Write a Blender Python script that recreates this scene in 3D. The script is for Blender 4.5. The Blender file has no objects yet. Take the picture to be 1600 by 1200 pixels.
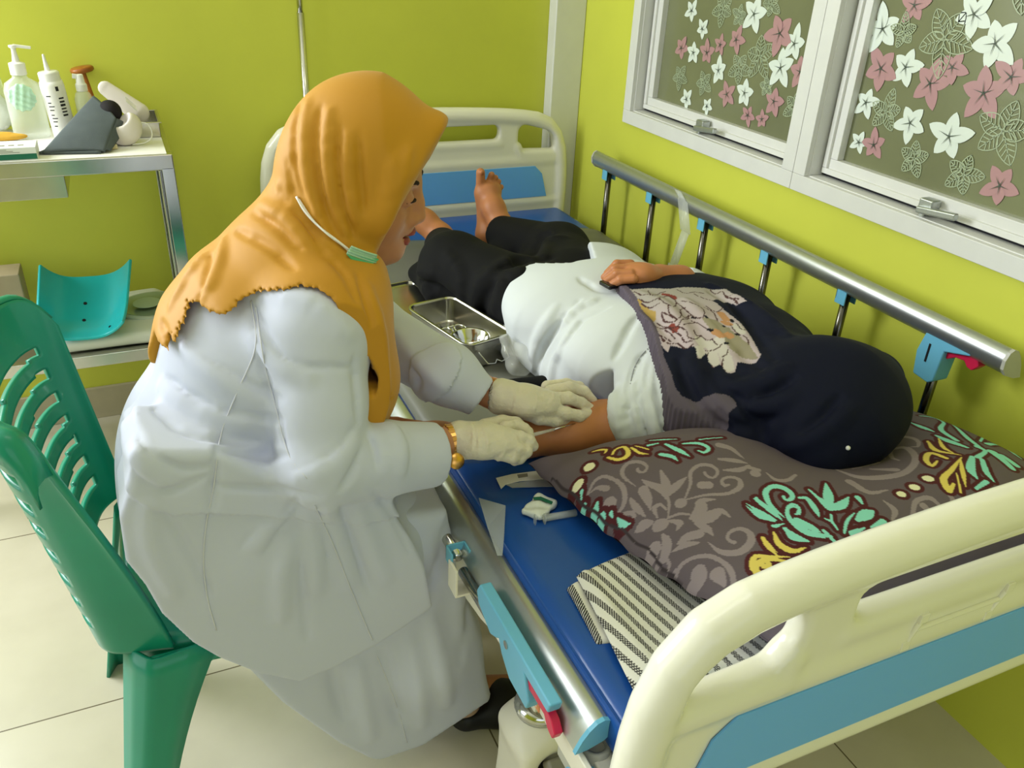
import bpy, bmesh, math, random
import numpy as np
from mathutils import Vector, Matrix
random.seed(7); np.random.seed(7)
C = bpy.context.scene.collection
S = bpy.context.scene

# ------------------------------------------------------------------ camera
CAM = np.array([0.0, 0.0, 1.34]); FPX = 1301.9
RM = np.array([[0.91328794, -0.40501076, 0.04325998],
               [0.16000643, 0.45440981, 0.87630455],
               [-0.37457053, -0.7933965, 0.47981133]])
cd = bpy.data.cameras.new('camera'); cam = bpy.data.objects.new('camera', cd); C.objects.link(cam)
cd.sensor_width = 36.0; cd.lens = FPX / 1600 * 36; cd.clip_start = 0.02
m = Matrix.Identity(4)
for i in range(3):
    for j in range(3): m[i][j] = RM[j][i]
    m[i][3] = CAM[i]
cam.matrix_world = m
S.camera = cam

# ------------------------------------------------------------------ world, daylight, exposure
w = bpy.data.worlds.new('world'); S.world = w; w.use_nodes = True
w.node_tree.nodes['Background'].inputs[0].default_value = (0.80, 0.90, 1.0, 1)
w.node_tree.nodes['Background'].inputs[1].default_value = 1.0
def area(name, loc, rot, sx, sy, power, col):
    d = bpy.data.lights.new(name, 'AREA'); d.shape = 'RECTANGLE'; d.size = sx; d.size_y = sy
    d.energy = power; d.color = col
    o = bpy.data.objects.new(name, d); C.objects.link(o); o.location = loc; o.rotation_euler = rot
    return o
# daylight entering by the window opening in the back wall left of the trolley and the door opening in the
# left wall; plus an unseen fill lamp added at an opening made behind the camera
area('daylight_door', (-2.42, 1.20, 1.35), (0, math.radians(-90), 0), 2.0, 1.1, 20, (0.90, 0.95, 1.0))
area('front_fill', (-0.5, -1.92, 1.55), (math.radians(90), 0, 0), 2.4, 1.5, 9, (0.90, 0.95, 1.0))
_d = Vector((1.0, 0.9, 0.6)) - Vector((-1.35, 2.43, 1.6))
area('daylight_window', (-1.35, 2.43, 1.6), _d.to_track_quat('-Z', 'Y').to_euler(), 1.0, 1.2, 80, (0.92, 0.96, 1.0))
area('ceiling_fill', (0.2, 0.6, 2.60), (0, 0, 0), 1.1, 0.35, 5, (1.0, 0.98, 0.93))  # weak overhead fill, added out of view
S.view_settings.view_transform = 'Standard'; S.view_settings.look = 'None'
S.view_settings.exposure = -0.22; S.view_settings.gamma = 1.0; S.view_settings.use_curve_mapping = False

# ------------------------------------------------------------------ helpers
def ray(px, py):
    d = RM.T @ np.array([px - 800.0, -(py - 600.0), -FPX]); return d / np.linalg.norm(d)
def at(px, py, ax, val):
    """point seen along a sight line where it meets the plane x|y|z = val"""
    i = 'xyz'.index(ax); d = ray(px, py); t = (val - CAM[i]) / d[i]; return CAM + t * d
def lin(c):
    if isinstance(c, str):
        c = [int(c[i:i + 2], 16) / 255 for i in (0, 2, 4)]
    return tuple(((x / 12.92) if x <= 0.04045 else ((x + 0.055) / 1.055) ** 2.4) for x in c) + (1,)
def mat(name, col, rough=0.5, metal=0.0, spec=0.4, noise=0.0, nscale=20, bump=0.0, bscale=300, trans=0.0, coat=0.0, sheen=0.0, alpha=1.0, sss=0.0, attr=None, ior=1.45, bdist=0.001):
    M = bpy.data.materials.new(name); M.use_nodes = True
    nt = M.node_tree; b = nt.nodes['Principled BSDF']
    c = lin(col); b.inputs['Base Color'].default_value = c
    b.inputs['Roughness'].default_value = rough; b.inputs['Metallic'].default_value = metal
    b.inputs['Specular IOR Level'].default_value = spec; b.inputs['IOR'].default_value = ior
    b.inputs['Transmission Weight'].default_value = trans; b.inputs['Coat Weight'].default_value = coat
    b.inputs['Sheen Weight'].default_value = sheen; b.inputs['Alpha'].default_value = alpha
    if sss: b.inputs['Subsurface Weight'].default_value = sss; b.inputs['Subsurface Radius'].default_value = (0.01, 0.004, 0.002); b.inputs['Subsurface Scale'].default_value = 0.5
    tc = nt.nodes.new('ShaderNodeTexCoord')
    if attr:
        a = nt.nodes.new('ShaderNodeAttribute'); a.attribute_name = attr
        nt.links.new(a.outputs['Color'], b.inputs['Base Color'])
    elif noise:
        n = nt.nodes.new('ShaderNodeTexNoise'); n.inputs['Scale'].default_value = nscale; n.inputs['Detail'].default_value = 5
        r = nt.nodes.new('ShaderNodeValToRGB')
        r.color_ramp.elements[0].position = 0.3; r.color_ramp.elements[1].position = 0.7
        r.color_ramp.elements[0].color = tuple(x * (1 - noise) for x in c[:3]) + (1,)
        r.color_ramp.elements[1].color = tuple(min(1, x * (1 + noise)) for x in c[:3]) + (1,)
        nt.links.new(tc.outputs['Object'], n.inputs['Vector']); nt.links.new(n.outputs['Fac'], r.inputs[0]); nt.links.new(r.outputs[0], b.inputs['Base Color'])
    if bump:
        n = nt.nodes.new('ShaderNodeTexNoise'); n.inputs['Scale'].default_value = bscale; n.inputs['Detail'].default_value = 3
        bp = nt.nodes.new('ShaderNodeBump'); bp.inputs['Strength'].default_value = bump; bp.inputs['Distance'].default_value = bdist
        nt.links.new(tc.outputs['Object'], n.inputs['Vector']); nt.links.new(n.outputs['Fac'], bp.inputs['Height']); nt.links.new(bp.outputs[0], b.inputs['Normal'])
    return M

WLOC = {}
def put(name, me, parent=None, mats=None, smooth=False, bevel=0.0, bseg=2, solid=0.0, label=None, cat=None, group=None, kind=None, sub=0):
    o = bpy.data.objects.new(name, me); C.objects.link(o)
    if parent is not None:
        o.parent = parent
        if parent.type == 'EMPTY': o.matrix_parent_inverse = Matrix.Translation(-Vector(parent.location))
    for mm in (mats or []): me.materials.append(mm)
    if smooth:
        me.polygons.foreach_set('use_smooth', [True] * len(me.polygons))
    if solid:
        sm = o.modifiers.new('solid', 'SOLIDIFY'); sm.thickness = solid; sm.offset = 0
    if sub:
        sm = o.modifiers.new('sub', 'SUBSURF'); sm.levels = sub; sm.render_levels = sub
    if bevel:
        bm = o.modifiers.new('bevel', 'BEVEL'); bm.width = bevel; bm.segments = bseg; bm.limit_method = 'ANGLE'; bm.angle_limit = 0.6
        me.polygons.foreach_set('use_smooth', [True] * len(me.polygons))
        bm.harden_normals = True
    tag(o, label, cat, group, kind)
    return o
def tag(o, label=None, cat=None, group=None, kind=None):
    if label: o['label'] = label
    if cat: o['category'] = cat
    if group: o['group'] = group
    if kind: o['kind'] = kind
    return o
def thing(name, loc, label, cat, group=None):
    o = bpy.data.objects.new(name, None); C.objects.link(o); o.location = tuple(float(v) for v in loc); o.empty_display_size = 0.05
    return tag(o, label, cat, group)
def copy_tree(o, parent=None):
    c = o.copy(); C.objects.link(c)
    if parent is not None: c.parent = parent
    for ch in [x for x in bpy.data.objects if x.parent == o]: copy_tree(ch, c)
    return c

class MB:
    def __init__(s): s.v = []; s.f = []; s.mi = []; s.m = 0
    def add(s, vs, fs):
        n = len(s.v); s.v += [tuple(float(t) for t in v) for v in vs]
        for f in fs: s.f.append(tuple(i + n for i in f)); s.mi.append(s.m)
        return s
    def box(s, c, size, R=None):
        c = np.array(c, float); h = np.array(size, float) / 2; vs = []
        for x in (-1, 1):
            for y in (-1, 1):
                for z in (-1, 1):
                    p = h * (x, y, z)
                    if R is not None: p = R @ p
                    vs.append(c + p)
        return s.add(vs, [(0, 1, 3, 2), (4, 6, 7, 5), (0, 4, 5, 1), (2, 3, 7, 6), (0, 2, 6, 4), (1, 5, 7, 3)])
    def cbox(s, lo, hi): lo = np.array(lo, float); hi = np.array(hi, float); return s.box((lo + hi) / 2, hi - lo)
    def cyl(s, a, b, r0, r1=None, n=20, caps=True):
        return s.tube([a, b], [r0, r0 if r1 is None else r1], n, caps)
    def tube(s, pts, r, n=12, caps=True, closed=False):
        P = [np.array(p, float) for p in pts]; k = len(P)
        if np.isscalar(r): r = [r] * k
        vs = []; prev = None
        for i in range(k):
            if closed: t = P[(i + 1) % k] - P[i - 1]
            else: t = P[min(i + 1, k - 1)] - P[max(i - 1, 0)]
            t = t / (np.linalg.norm(t) + 1e-12)
            if prev is None:
                u = np.cross(t, (0, 0, 1.0))
                if np.linalg.norm(u) < 0.05: u = np.cross(t, (1.0, 0, 0))
            else: u = prev - t * (prev @ t)
            u = u / np.linalg.norm(u); prev = u; v = np.cross(t, u)
            for j in range(n):
                a = 2 * math.pi * j / n; vs.append(P[i] + r[i] * (u * math.cos(a) + v * math.sin(a)))
        fs = []
        for i in range(k if closed else k - 1):
            i2 = (i + 1) % k
            for j in range(n): j2 = (j + 1) % n; fs.append((i * n + j, i * n + j2, i2 * n + j2, i2 * n + j))
        if caps and not closed: fs.append(tuple(reversed(range(n)))); fs.append(tuple((k - 1) * n + j for j in range(n)))
        return s.add(vs, fs)
    def lathe(s, prof, o=(0, 0, 0), n=28, R=None, sx=1, sy=1):
        o = np.array(o, float); vs = []; k = len(prof)
        for (r, z) in prof:
            for j in range(n):
                a = 2 * math.pi * j / n; p = np.array((r * math.cos(a) * sx, r * math.sin(a) * sy, z))
                if R is not None: p = R @ p
                vs.append(o + p)
        fs = [(i * n + j, i * n + (j + 1) % n, (i + 1) * n + (j + 1) % n, (i + 1) * n + j) for i in range(k - 1) for j in range(n)]
        if prof[0][0] > 1e-6: fs.append(tuple(reversed(range(n))))
        if prof[-1][0] > 1e-6: fs.append(tuple((k - 1) * n + j for j in range(n)))
        return s.add(vs, fs)
    def prism(s, poly, ax, a0, a1):
        """polygon in the two axes other than ax, extruded from a0 to a1"""
        i = 'xyz'.index(ax); n = len(poly); vs = []
        for a in (a0, a1):
            for p in poly:
                q = list(p); q.insert(i, a); vs.append(q)
        fs = [tuple(range(n)), tuple(reversed(range(n, 2 * n)))] + [(j, (j + 1) % n, n + (j + 1) % n, n + j)[::-1] for j in range(n)]
        return s.add(vs, fs)
    def me(s, name='m'):
        m = bpy.data.meshes.new(name); m.from_pydata(s.v, [], s.f)
        if any(s.mi): m.polygons.foreach_set('material_index', s.mi)
        bm = bmesh.new(); bm.from_mesh(m); bmesh.ops.recalc_face_normals(bm, faces=bm.faces); bm.to_mesh(m); bm.free()
        return m
def rot(ax, deg):
    a = math.radians(deg); c, s_ = math.cos(a), math.sin(a)
    if ax == 'x': return np.array([[1, 0, 0], [0, c, -s_], [0, s_, c]])
    if ax == 'y': return np.array([[c, 0, s_], [0, 1, 0], [-s_, 0, c]])
    return np.array([[c, -s_, 0], [s_, c, 0], [0, 0, 1]])
def spline(pts, n):
    P = np.array(pts, float); k = len(P); d = np.r_[0, np.cumsum(np.linalg.norm(np.diff(P, axis=0), axis=1))]
    out = []
    T = np.zeros_like(P)
    for i in range(k):
        a = max(i - 1, 0); b = min(i + 1, k - 1); T[i] = (P[b] - P[a]) / (d[b] - d[a] + 1e-9)
    for t in np.linspace(0, d[-1], n):
        i = min(max(np.searchsorted(d, t) - 1, 0), k - 2); L = d[i + 1] - d[i]; u = (t - d[i]) / (L + 1e-9)
        out.append((2 * u ** 3 - 3 * u ** 2 + 1) * P[i] + (u ** 3 - 2 * u ** 2 + u) * L * T[i] + (-2 * u ** 3 + 3 * u ** 2) * P[i + 1] + (u ** 3 - u ** 2) * L * T[i + 1])
    return np.array(out)
def grid_me(X, cols=None, closed_u=False, name='g'):
    """mesh from an array of points shaped (nu, nv, 3), with optional colours"""
    nu, nv = X.shape[:2]; m = bpy.data.meshes.new(name)
    iu = np.arange(nu if closed_u else nu - 1); a = (iu[:, None] * nv + np.arange(nv - 1)[None]).ravel(); b = (((iu + 1) % nu)[:, None] * nv + np.arange(nv - 1)[None]).ravel()
    q = np.stack([a, b, b + 1, a + 1], 1)
    fill(m, X.reshape(-1, 3), q)
    if cols is not None: paint(m, cols.reshape(-1, 3))
    return m
def fill(m, V, Q):
    m.vertices.add(len(V)); m.vertices.foreach_set('co', np.asarray(V, np.float32).ravel())
    n = Q.shape[1]; m.loops.add(len(Q) * n); m.loops.foreach_set('vertex_index', Q.astype(np.int32).ravel())
    m.polygons.add(len(Q)); m.polygons.foreach_set('loop_start', np.arange(0, len(Q) * n, n, dtype=np.int32))
    try: m.polygons.foreach_set('loop_total', np.full(len(Q), n, np.int32))
    except Exception: pass
    m.update(calc_edges=True); m.validate()
def paint(m, cols):
    a = m.color_attributes.new('Col', 'FLOAT_COLOR', 'POINT')
    c = np.ones((len(cols), 4), np.float32); c[:, :3] = cols; a.data.foreach_set('color', c.ravel())
def srgb(h): return np.array(lin(h)[:3])

# ---- implicit surfaces: smooth unions of tapered limbs and ellipsoids, polygonised with surface nets
class Vol:
    def __init__(s, lo, hi, h):
        s.lo = np.array(lo, float); s.h = h; s.n = np.ceil((np.array(hi) - s.lo) / h).astype(int) + 1
        s.F = np.full(s.n, 0.1, np.float32)
        s.ax = [(s.lo[i] + h * np.arange(s.n[i])).astype(np.float32) for i in range(3)]
    def win(s, lo, hi):
        a = np.clip(np.floor((np.array(lo) - s.lo) / s.h).astype(int), 0, s.n); b = np.clip(np.ceil((np.array(hi) - s.lo) / s.h).astype(int) + 1, 0, s.n)
        sl = tuple(slice(a[i], b[i]) for i in range(3))
        return sl, s.ax[0][sl[0]][:, None, None], s.ax[1][sl[1]][None, :, None], s.ax[2][sl[2]][None, None, :]
    def comb(s, sl, d, k, op):
        if d.size == 0: return
        A = s.F[sl]
        if op == '-': A = -A
        if k > 0:
            hh = np.maximum(k - np.abs(A - d), 0) / k; r = np.minimum(A, d) - hh * hh * k * 0.25
        else: r = np.minimum(A, d)
        s.F[sl] = -r if op == '-' else r
    def cap(s, a, b, ra, rb=None, k=0.02, op='+', flat=None, fs=1.0):
        """tapered limb; flat = direction in which the section is fs times as thick"""
        a = np.array(a, float); b = np.array(b, float); rb = ra if rb is None else rb
        mg = max(ra, rb) * max(1.0, fs) + k + 3 * s.h
        sl, X, Y, Z = s.win(np.minimum(a, b) - mg, np.maximum(a, b) + mg)
        ab = b - a; L2 = ab @ ab + 1e-12
        t = np.clip(((X - a[0]) * ab[0] + (Y - a[1]) * ab[1] + (Z - a[2]) * ab[2]) / L2, 0, 1)
        dx = X - a[0] - t * ab[0]; dy = Y - a[1] - t * ab[1]; dz = Z - a[2] - t * ab[2]
        if flat is not None:
            f = np.array(flat, float); f /= np.linalg.norm(f); q = dx * f[0] + dy * f[1] + dz * f[2]
            g = (1 / fs - 1) * q; dx = dx + g * f[0]; dy = dy + g * f[1]; dz = dz + g * f[2]
            d = np.sqrt(dx * dx + dy * dy + dz * dz) - (ra + (rb - ra) * t); d = d * min(1.0, fs)
        else: d = np.sqrt(dx * dx + dy * dy + dz * dz) - (ra + (rb - ra) * t)
        s.comb(sl, d.astype(np.float32), k, op); return s
    def chain(s, pts, rs, k=0.02, op='+', flat=None, fs=1.0, kk=0.0):
        """limb through several joints, joined to the rest once so that its pieces do not add up"""
        if np.isscalar(rs): rs = [rs] * len(pts)
        P = [np.array(p, float) for p in pts]; mg = max(rs) * max(1.0, fs) + k + 3 * s.h
        sl, X, Y, Z = s.win(np.min(P, 0) - mg, np.max(P, 0) + mg); D = None
        if flat is not None: f = np.array(flat, float); f /= np.linalg.norm(f)
        for i in range(len(P) - 1):
            a, b = P[i], P[i + 1]; ab = b - a; L2 = ab @ ab + 1e-12
            t = np.clip(((X - a[0]) * ab[0] + (Y - a[1]) * ab[1] + (Z - a[2]) * ab[2]) / L2, 0, 1)
            dx = X - a[0] - t * ab[0]; dy = Y - a[1] - t * ab[1]; dz = Z - a[2] - t * ab[2]
            if flat is not None:
                q = (1 / fs - 1) * (dx * f[0] + dy * f[1] + dz * f[2]); dx = dx + q * f[0]; dy = dy + q * f[1]; dz = dz + q * f[2]
            d = np.sqrt(dx * dx + dy * dy + dz * dz) - (rs[i] + (rs[i + 1] - rs[i]) * t)
            if flat is not None: d = d * min(1.0, fs)
            if D is None: D = d
            elif kk > 0: h_ = np.maximum(kk - np.abs(D - d), 0) / kk; D = np.minimum(D, d) - h_ * h_ * kk * .25
            else: D = np.minimum(D, d)
        s.comb(sl, D.astype(np.float32), k, op)
        return s
    def line(s, pts, r, k, op='+', n=None, taper=True):
        """one smooth fold: swept once so that its pieces do not add up"""
        P = spline(pts, n or 4 * len(pts)); N = len(P)
        mg = r + k + 3 * s.h; sl, X, Y, Z = s.win(P.min(0) - mg, P.max(0) + mg); D = None
        for i in range(N - 1):
            a, b = P[i], P[i + 1]; ab = b - a; L2 = ab @ ab + 1e-12
            t = np.clip(((X - a[0]) * ab[0] + (Y - a[1]) * ab[1] + (Z - a[2]) * ab[2]) / L2, 0, 1)
            u = (i + t) / (N - 1); rr = r * (1 - (2 * u - 1) ** 4) if taper else r
            d = np.sqrt((X - a[0] - t * ab[0]) ** 2 + (Y - a[1] - t * ab[1]) ** 2 + (Z - a[2] - t * ab[2]) ** 2) - rr
            D = d if D is None else np.minimum(D, d)
        if taper: D = D  # radius shrinks to zero at both ends
        s.comb(sl, D.astype(np.float32), k, op); return s
    def ell(s, c, r, R=None, k=0.02, op='+'):
        c = np.array(c, float); r = np.array(r, float); mg = r.max() + k + 3 * s.h
        sl, X, Y, Z = s.win(c - mg, c + mg); X = X - c[0]; Y = Y - c[1]; Z = Z - c[2]
        if R is not None:
            x = X * R[0, 0] + Y * R[1, 0] + Z * R[2, 0]; y = X * R[0, 1] + Y * R[1, 1] + Z * R[2, 1]; z = X * R[0, 2] + Y * R[1, 2] + Z * R[2, 2]
        else: x, y, z = X, Y, Z
        k0 = np.sqrt((x / r[0]) ** 2 + (y / r[1]) ** 2 + (z / r[2]) ** 2); k1 = np.sqrt((x / r[0] ** 2) ** 2 + (y / r[1] ** 2) ** 2 + (z / r[2] ** 2) ** 2) + 1e-9
        s.comb(sl, (k0 * (k0 - 1) / k1).astype(np.float32), k, op); return s
    def box(s, c, h, R=None, rad=0.01, k=0.0, op='+'):
        c = np.array(c, float); h = np.array(h, float); mg = np.linalg.norm(h) + rad + k + 3 * s.h
        sl, X, Y, Z = s.win(c - mg, c + mg); X = X - c[0]; Y = Y - c[1]; Z = Z - c[2]
        if R is not None:
            x = X * R[0, 0] + Y * R[1, 0] + Z * R[2, 0]; y = X * R[0, 1] + Y * R[1, 1] + Z * R[2, 1]; z = X * R[0, 2] + Y * R[1, 2] + Z * R[2, 2]
        else: x, y, z = X + 0 * Y + 0 * Z, Y + 0 * X + 0 * Z, Z + 0 * X + 0 * Y
        qx = np.abs(x) - h[0] + rad; qy = np.abs(y) - h[1] + rad; qz = np.abs(z) - h[2] + rad
        d = np.sqrt(np.maximum(qx, 0) ** 2 + np.maximum(qy, 0) ** 2 + np.maximum(qz, 0) ** 2) + np.minimum(np.maximum(qx, np.maximum(qy, qz)), 0) - rad
        s.comb(sl, d.astype(np.float32), k, op); return s
    def fn(s, f, k=0.0, op='-', lo=None, hi=None):
        lo = s.lo if lo is None else lo; hi = s.lo + s.h * s.n if hi is None else hi
        sl, X, Y, Z = s.win(lo, hi); d = np.broadcast_to(f(X, Y, Z), s.F[sl].shape).astype(np.float32); s.comb(sl, d, k, op); return s
    def cut(s, p, nrm, k=0.0):
        """keep the side nrm points away from"""
        p = np.array(p, float); nrm = np.array(nrm, float); nrm /= np.linalg.norm(nrm)
        return s.fn(lambda X, Y, Z: -((X - p[0]) * nrm[0] + (Y - p[1]) * nrm[1] + (Z - p[2]) * nrm[2]), k, '-')
    def disp(s, f, lo=None, hi=None):
        lo = s.lo if lo is None else lo; hi = s.lo + s.h * s.n if hi is None else hi
        sl, X, Y, Z = s.win(lo, hi); s.F[sl] += f(X, Y, Z).astype(np.float32); return s
    def snap(s, px, py, t0=0.5, t1=3.2, inset=0.0):
        """first point of the surface met along a sight line"""
        d = ray(px, py); ts = np.arange(t0, t1, s.h * 0.5); P = CAM + ts[:, None] * d
        I = np.round((P - s.lo) / s.h).astype(int); ok = np.all((I >= 0) & (I < s.n), 1)
        v = np.where(ok, s.F[tuple(np.clip(I, 0, s.n - 1).T)], 1.0); w_ = np.where(v < 0)[0]
        if len(w_) == 0:
            j = int(np.argmin(v)); return P[j]
        return P[w_[0]] + d * inset
    def snaps(s, pts, inset=0.0): return [s.snap(x, y, inset=inset) for x, y in pts]
    def mesh(s, name='v', smooth=2):
        F = s.F.copy(); F[0] = F[-1] = 0.1; F[:, 0] = F[:, -1] = 0.1; F[:, :, 0] = F[:, :, -1] = 0.1
        F = np.where(F == 0, 1e-6, F); ins = F < 0; n = np.array(F.shape) - 1
        acc = {}; cidx = []; cpos = []; quads = []
        str_ = np.array([n[1] * n[2], n[2], 1])
        for a in range(3):
            b, c = (a + 1) % 3, (a + 2) % 3
            s0 = [slice(None)] * 3; s1 = [slice(None)] * 3; s0[a] = slice(0, -1); s1[a] = slice(1, None)
            A = ins[tuple(s0)]; B = ins[tuple(s1)]; I = np.argwhere(A != B)
            if len(I) == 0: continue
            i1 = I.copy(); i1[:, a] += 1
            f0 = F[tuple(I.T)]; f1 = F[tuple(i1.T)]; t = f0 / (f0 - f1); P = I.astype(np.float64); P[:, a] += t
            cells = []
            for db, dc in ((0, 0), (-1, 0), (-1, -1), (0, -1)):
                q = I.copy(); q[:, b] += db; q[:, c] += dc; cells.append(q @ str_); cidx.append(cells[-1]); cpos.append(P)
            Q = np.stack(cells, 1); fl = A[tuple(I.T)]
            Q[~fl] = Q[~fl][:, ::-1]; quads.append(Q)
        ci = np.concatenate(cidx); cp = np.concatenate(cpos); u, inv = np.unique(ci, return_inverse=True); inv = inv.ravel()
        cnt = np.bincount(inv).astype(float); V = np.stack([np.bincount(inv, cp[:, i]) / cnt for i in range(3)], 1)
        Q = np.searchsorted(u, np.concatenate(quads))
        E = np.concatenate([Q[:, [0, 1]], Q[:, [1, 2]], Q[:, [2, 3]], Q[:, [3, 0]]]); E = np.sort(E, 1); E = np.unique(E, axis=0); deg = np.bincount(E.ravel(), minlength=len(V)).astype(float)
        for it in range(smooth * 2):
            A_ = np.stack([np.bincount(E[:, 0], V[E[:, 1], i], len(V)) + np.bincount(E[:, 1], V[E[:, 0], i], len(V)) for i in range(3)], 1) / deg[:, None]
            V = V + (A_ - V) * (0.5 if it % 2 == 0 else -0.52)
        V = s.lo + V * s.h
        return V, Q
def vol_put(name, vols, parent, m, smooth=2, colf=None, **kw):
    Vs = []; Qs = []; o = 0
    for v in (vols if isinstance(vols, (list, tuple)) else [vols]):
        V, Q = v.mesh(smooth=smooth); Vs.append(V); Qs.append(Q + o); o += len(V)
    V = np.concatenate(Vs); Q = np.concatenate(Qs); me_ = bpy.data.meshes.new(name); fill(me_, V, Q)
    if colf is not None: paint(me_, colf(V))
    ob = put(name, me_, parent, m if isinstance(m, list) else [m], smooth=True, **kw)
    return ob

# ------------------------------------------------------------------ materials
M_wall = mat('lime_paint', 'CBCF4C', 0.55, noise=0.05, nscale=3, bump=0.15, bscale=60)
M_white = mat('white_frame_paint', 'DCDCD8', 0.35, noise=0.02)
M_ceil = mat('ceiling_paint', 'EDEBE4', 0.8)
M_cream = mat('cream_abs_plastic', 'ECE9DA', 0.22, noise=0.015, nscale=8, coat=0.2)
M_creamst = mat('cream_powder_coat', 'EFEADB', 0.35)
M_bluep = mat('blue_plastic_panel', '6CB0F6', 0.4)
M_cyan = mat('light_blue_plastic', '6FB8DA', 0.35)
M_red = mat('red_plastic', 'D0234C', 0.35)
M_alu = mat('brushed_aluminium', 'B9BDBB', 0.32, metal=0.85, noise=0.03, nscale=60)
M_chrome = mat('polished_steel', 'C9C9C5', 0.14, metal=1.0)
M_steel = mat('stainless_steel', 'C6C4BC', 0.22, metal=1.0, noise=0.08, nscale=15)
M_dsteel = mat('dark_steel_tube', '6B6862', 0.22, metal=1.0)
M_vinyl = mat('blue_vinyl', '1C52A4', 0.32, noise=0.06, nscale=6, bump=0.1, bscale=40, coat=0.15)
M_rubber = mat('grey_rubber_sheet', '6F6F66', 0.42, noise=0.06, nscale=5)
M_orange = mat('orange_sticker', 'EE9A66', 0.5)
M_greyp = mat('warm_grey_plastic', '8E8A7F', 0.45)
M_dark = mat('dark_rubber', '2A2926', 0.6)
M_hole = mat('black_recess', '15151A', 0.8)
M_greyl = mat('light_grey_plastic', 'B9B8AF', 0.4)
M_clear = mat('clear_plastic_film', 'E6EAE6', 0.12, alpha=0.35, spec=0.6)
M_green = mat('green_chair_plastic', '148A6E', 0.33, noise=0.07, nscale=7, coat=0.15)
M_turq = mat('turquoise_plastic', '25B7BC', 0.28, noise=0.03, nscale=5, coat=0.2)

# floor tiles
def tile_mat():
    M = bpy.data.materials.new('glazed_floor_tile'); M.use_nodes = True; nt = M.node_tree; b = nt.nodes['Principled BSDF']
    tc = nt.nodes.new('ShaderNodeTexCoord'); mp = nt.nodes.new('ShaderNodeMapping'); mp.inputs['Location'].default_value = (-0.450, -0.706, 0)
    br = nt.nodes.new('ShaderNodeTexBrick'); br.offset = 0; br.squash = 1
    br.inputs['Scale'].default_value = 1.0; br.inputs['Brick Width'].default_value = 0.6; br.inputs['Row Height'].default_value = 0.603
    br.inputs['Mortar Size'].default_value = 0.0016; br.inputs['Mortar Smooth'].default_value = 0.1
    br.inputs['Color1'].default_value = lin('CFC8B2'); br.inputs['Color2'].default_value = lin('CBC4AE'); br.inputs['Mortar'].default_value = lin('6E6450')
    n = nt.nodes.new('ShaderNodeTexNoise'); n.inputs['Scale'].default_value = 9; n.inputs['Detail'].default_value = 8
    mx = nt.nodes.new('ShaderNodeMixRGB'); mx.blend_type = 'MULTIPLY'; mx.inputs[0].default_value = 0.25
    r = nt.nodes.new('ShaderNodeValToRGB'); r.color_ramp.elements[0].color = (0.75, 0.74, 0.7, 1); r.color_ramp.elements[1].color = (1, 1, 1, 1); r.color_ramp.elements[0].position = 0.3; r.color_ramp.elements[1].position = 0.6
    L = nt.links.new; L(tc.outputs['Object'], mp.inputs[0]); L(mp.outputs[0], br.inputs[0]); L(tc.outputs['Object'], n.inputs[0]); L(n.outputs[0], r.inputs[0])
    L(br.outputs[0], mx.inputs[1]); L(r.outputs[0], mx.inputs[2]); L(mx.outputs[0], b.inputs['Base Color']); b.inputs['Roughness'].default_value = 0.25
    return M
M_tile = tile_mat()

# ------------------------------------------------------------------ room
XW, YB, XL, YF, ZC = 1.317, 2.446, -2.45, -1.95, 2.65
put('floor', MB().cbox((XL - .1, YF - .1, -.1), (XW + .1, YB + .1, 0)).me(), mats=[M_tile], kind='structure')
put('ceiling', MB().cbox((XL - .1, YF - .1, ZC), (XW + .15, YB + .1, ZC + .1)).me(), mats=[M_ceil], kind='structure')
b_ = MB(); b_.cbox((XL - .1, YB, 0), (-1.95, YB + .1, ZC)); b_.cbox((-.75, YB, 0), (XW + .15, YB + .1, ZC)); b_.cbox((-1.95, YB, 0), (-.75, YB + .1, .95)); b_.cbox((-1.95, YB, 2.25), (-.75, YB + .1, ZC))
put('wall_back', b_.me(), mats=[M_wall], kind='structure')
wy0, wy1, wz0, wz1 = 0.70, 2.088, 0.892, 1.80   # hole for the window
b_ = MB()
b_.cbox((XW, YF - .1, 0), (XW + .12, wy0, ZC)); b_.cbox((XW, wy1, 0), (XW + .12, YB, ZC)); b_.cbox((XW, wy0, 0), (XW + .12, wy1, wz0)); b_.cbox((XW, wy0, wz1), (XW + .12, wy1, ZC))
put('wall_right', b_.me(), mats=[M_wall], kind='structure')
b_ = MB()
b_.cbox((XL - .1, YF - .1, 0), (XL, 0.6, ZC)); b_.cbox((XL - .1, 1.8, 0), (XL, YB + .1, ZC)); b_.cbox((XL - .1, 0.6, 2.4), (XL, 1.8, ZC))
put('wall_left', b_.me(), mats=[M_wall], kind='structure')
b_ = MB()
b_.cbox((XL, YF - .1, 0), (-1.8, YF, ZC)); b_.cbox((0.8, YF - .1, 0), (XW + .12, YF, ZC)); b_.cbox((-1.8, YF - .1, 2.35), (0.8, YF, ZC)); b_.cbox((-1.8, YF - .1, 0), (0.8, YF, 0.75))
put('wall_front', b_.me(), mats=[M_wall], kind='structure')
M_skirt = mat('skirting_tile', 'B9AF94', 0.35, noise=0.05)
put('baseboard_back', MB().cbox((XL, YB - .012, 0), (1.212, YB, .10)).me(), mats=[M_skirt], kind='structure', bevel=.002)
put('trim_1', MB().cbox((1.216, YB - .05, 0), (XW, YB, ZC)).me(), mats=[M_white], kind='structure', bevel=.004)

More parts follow.
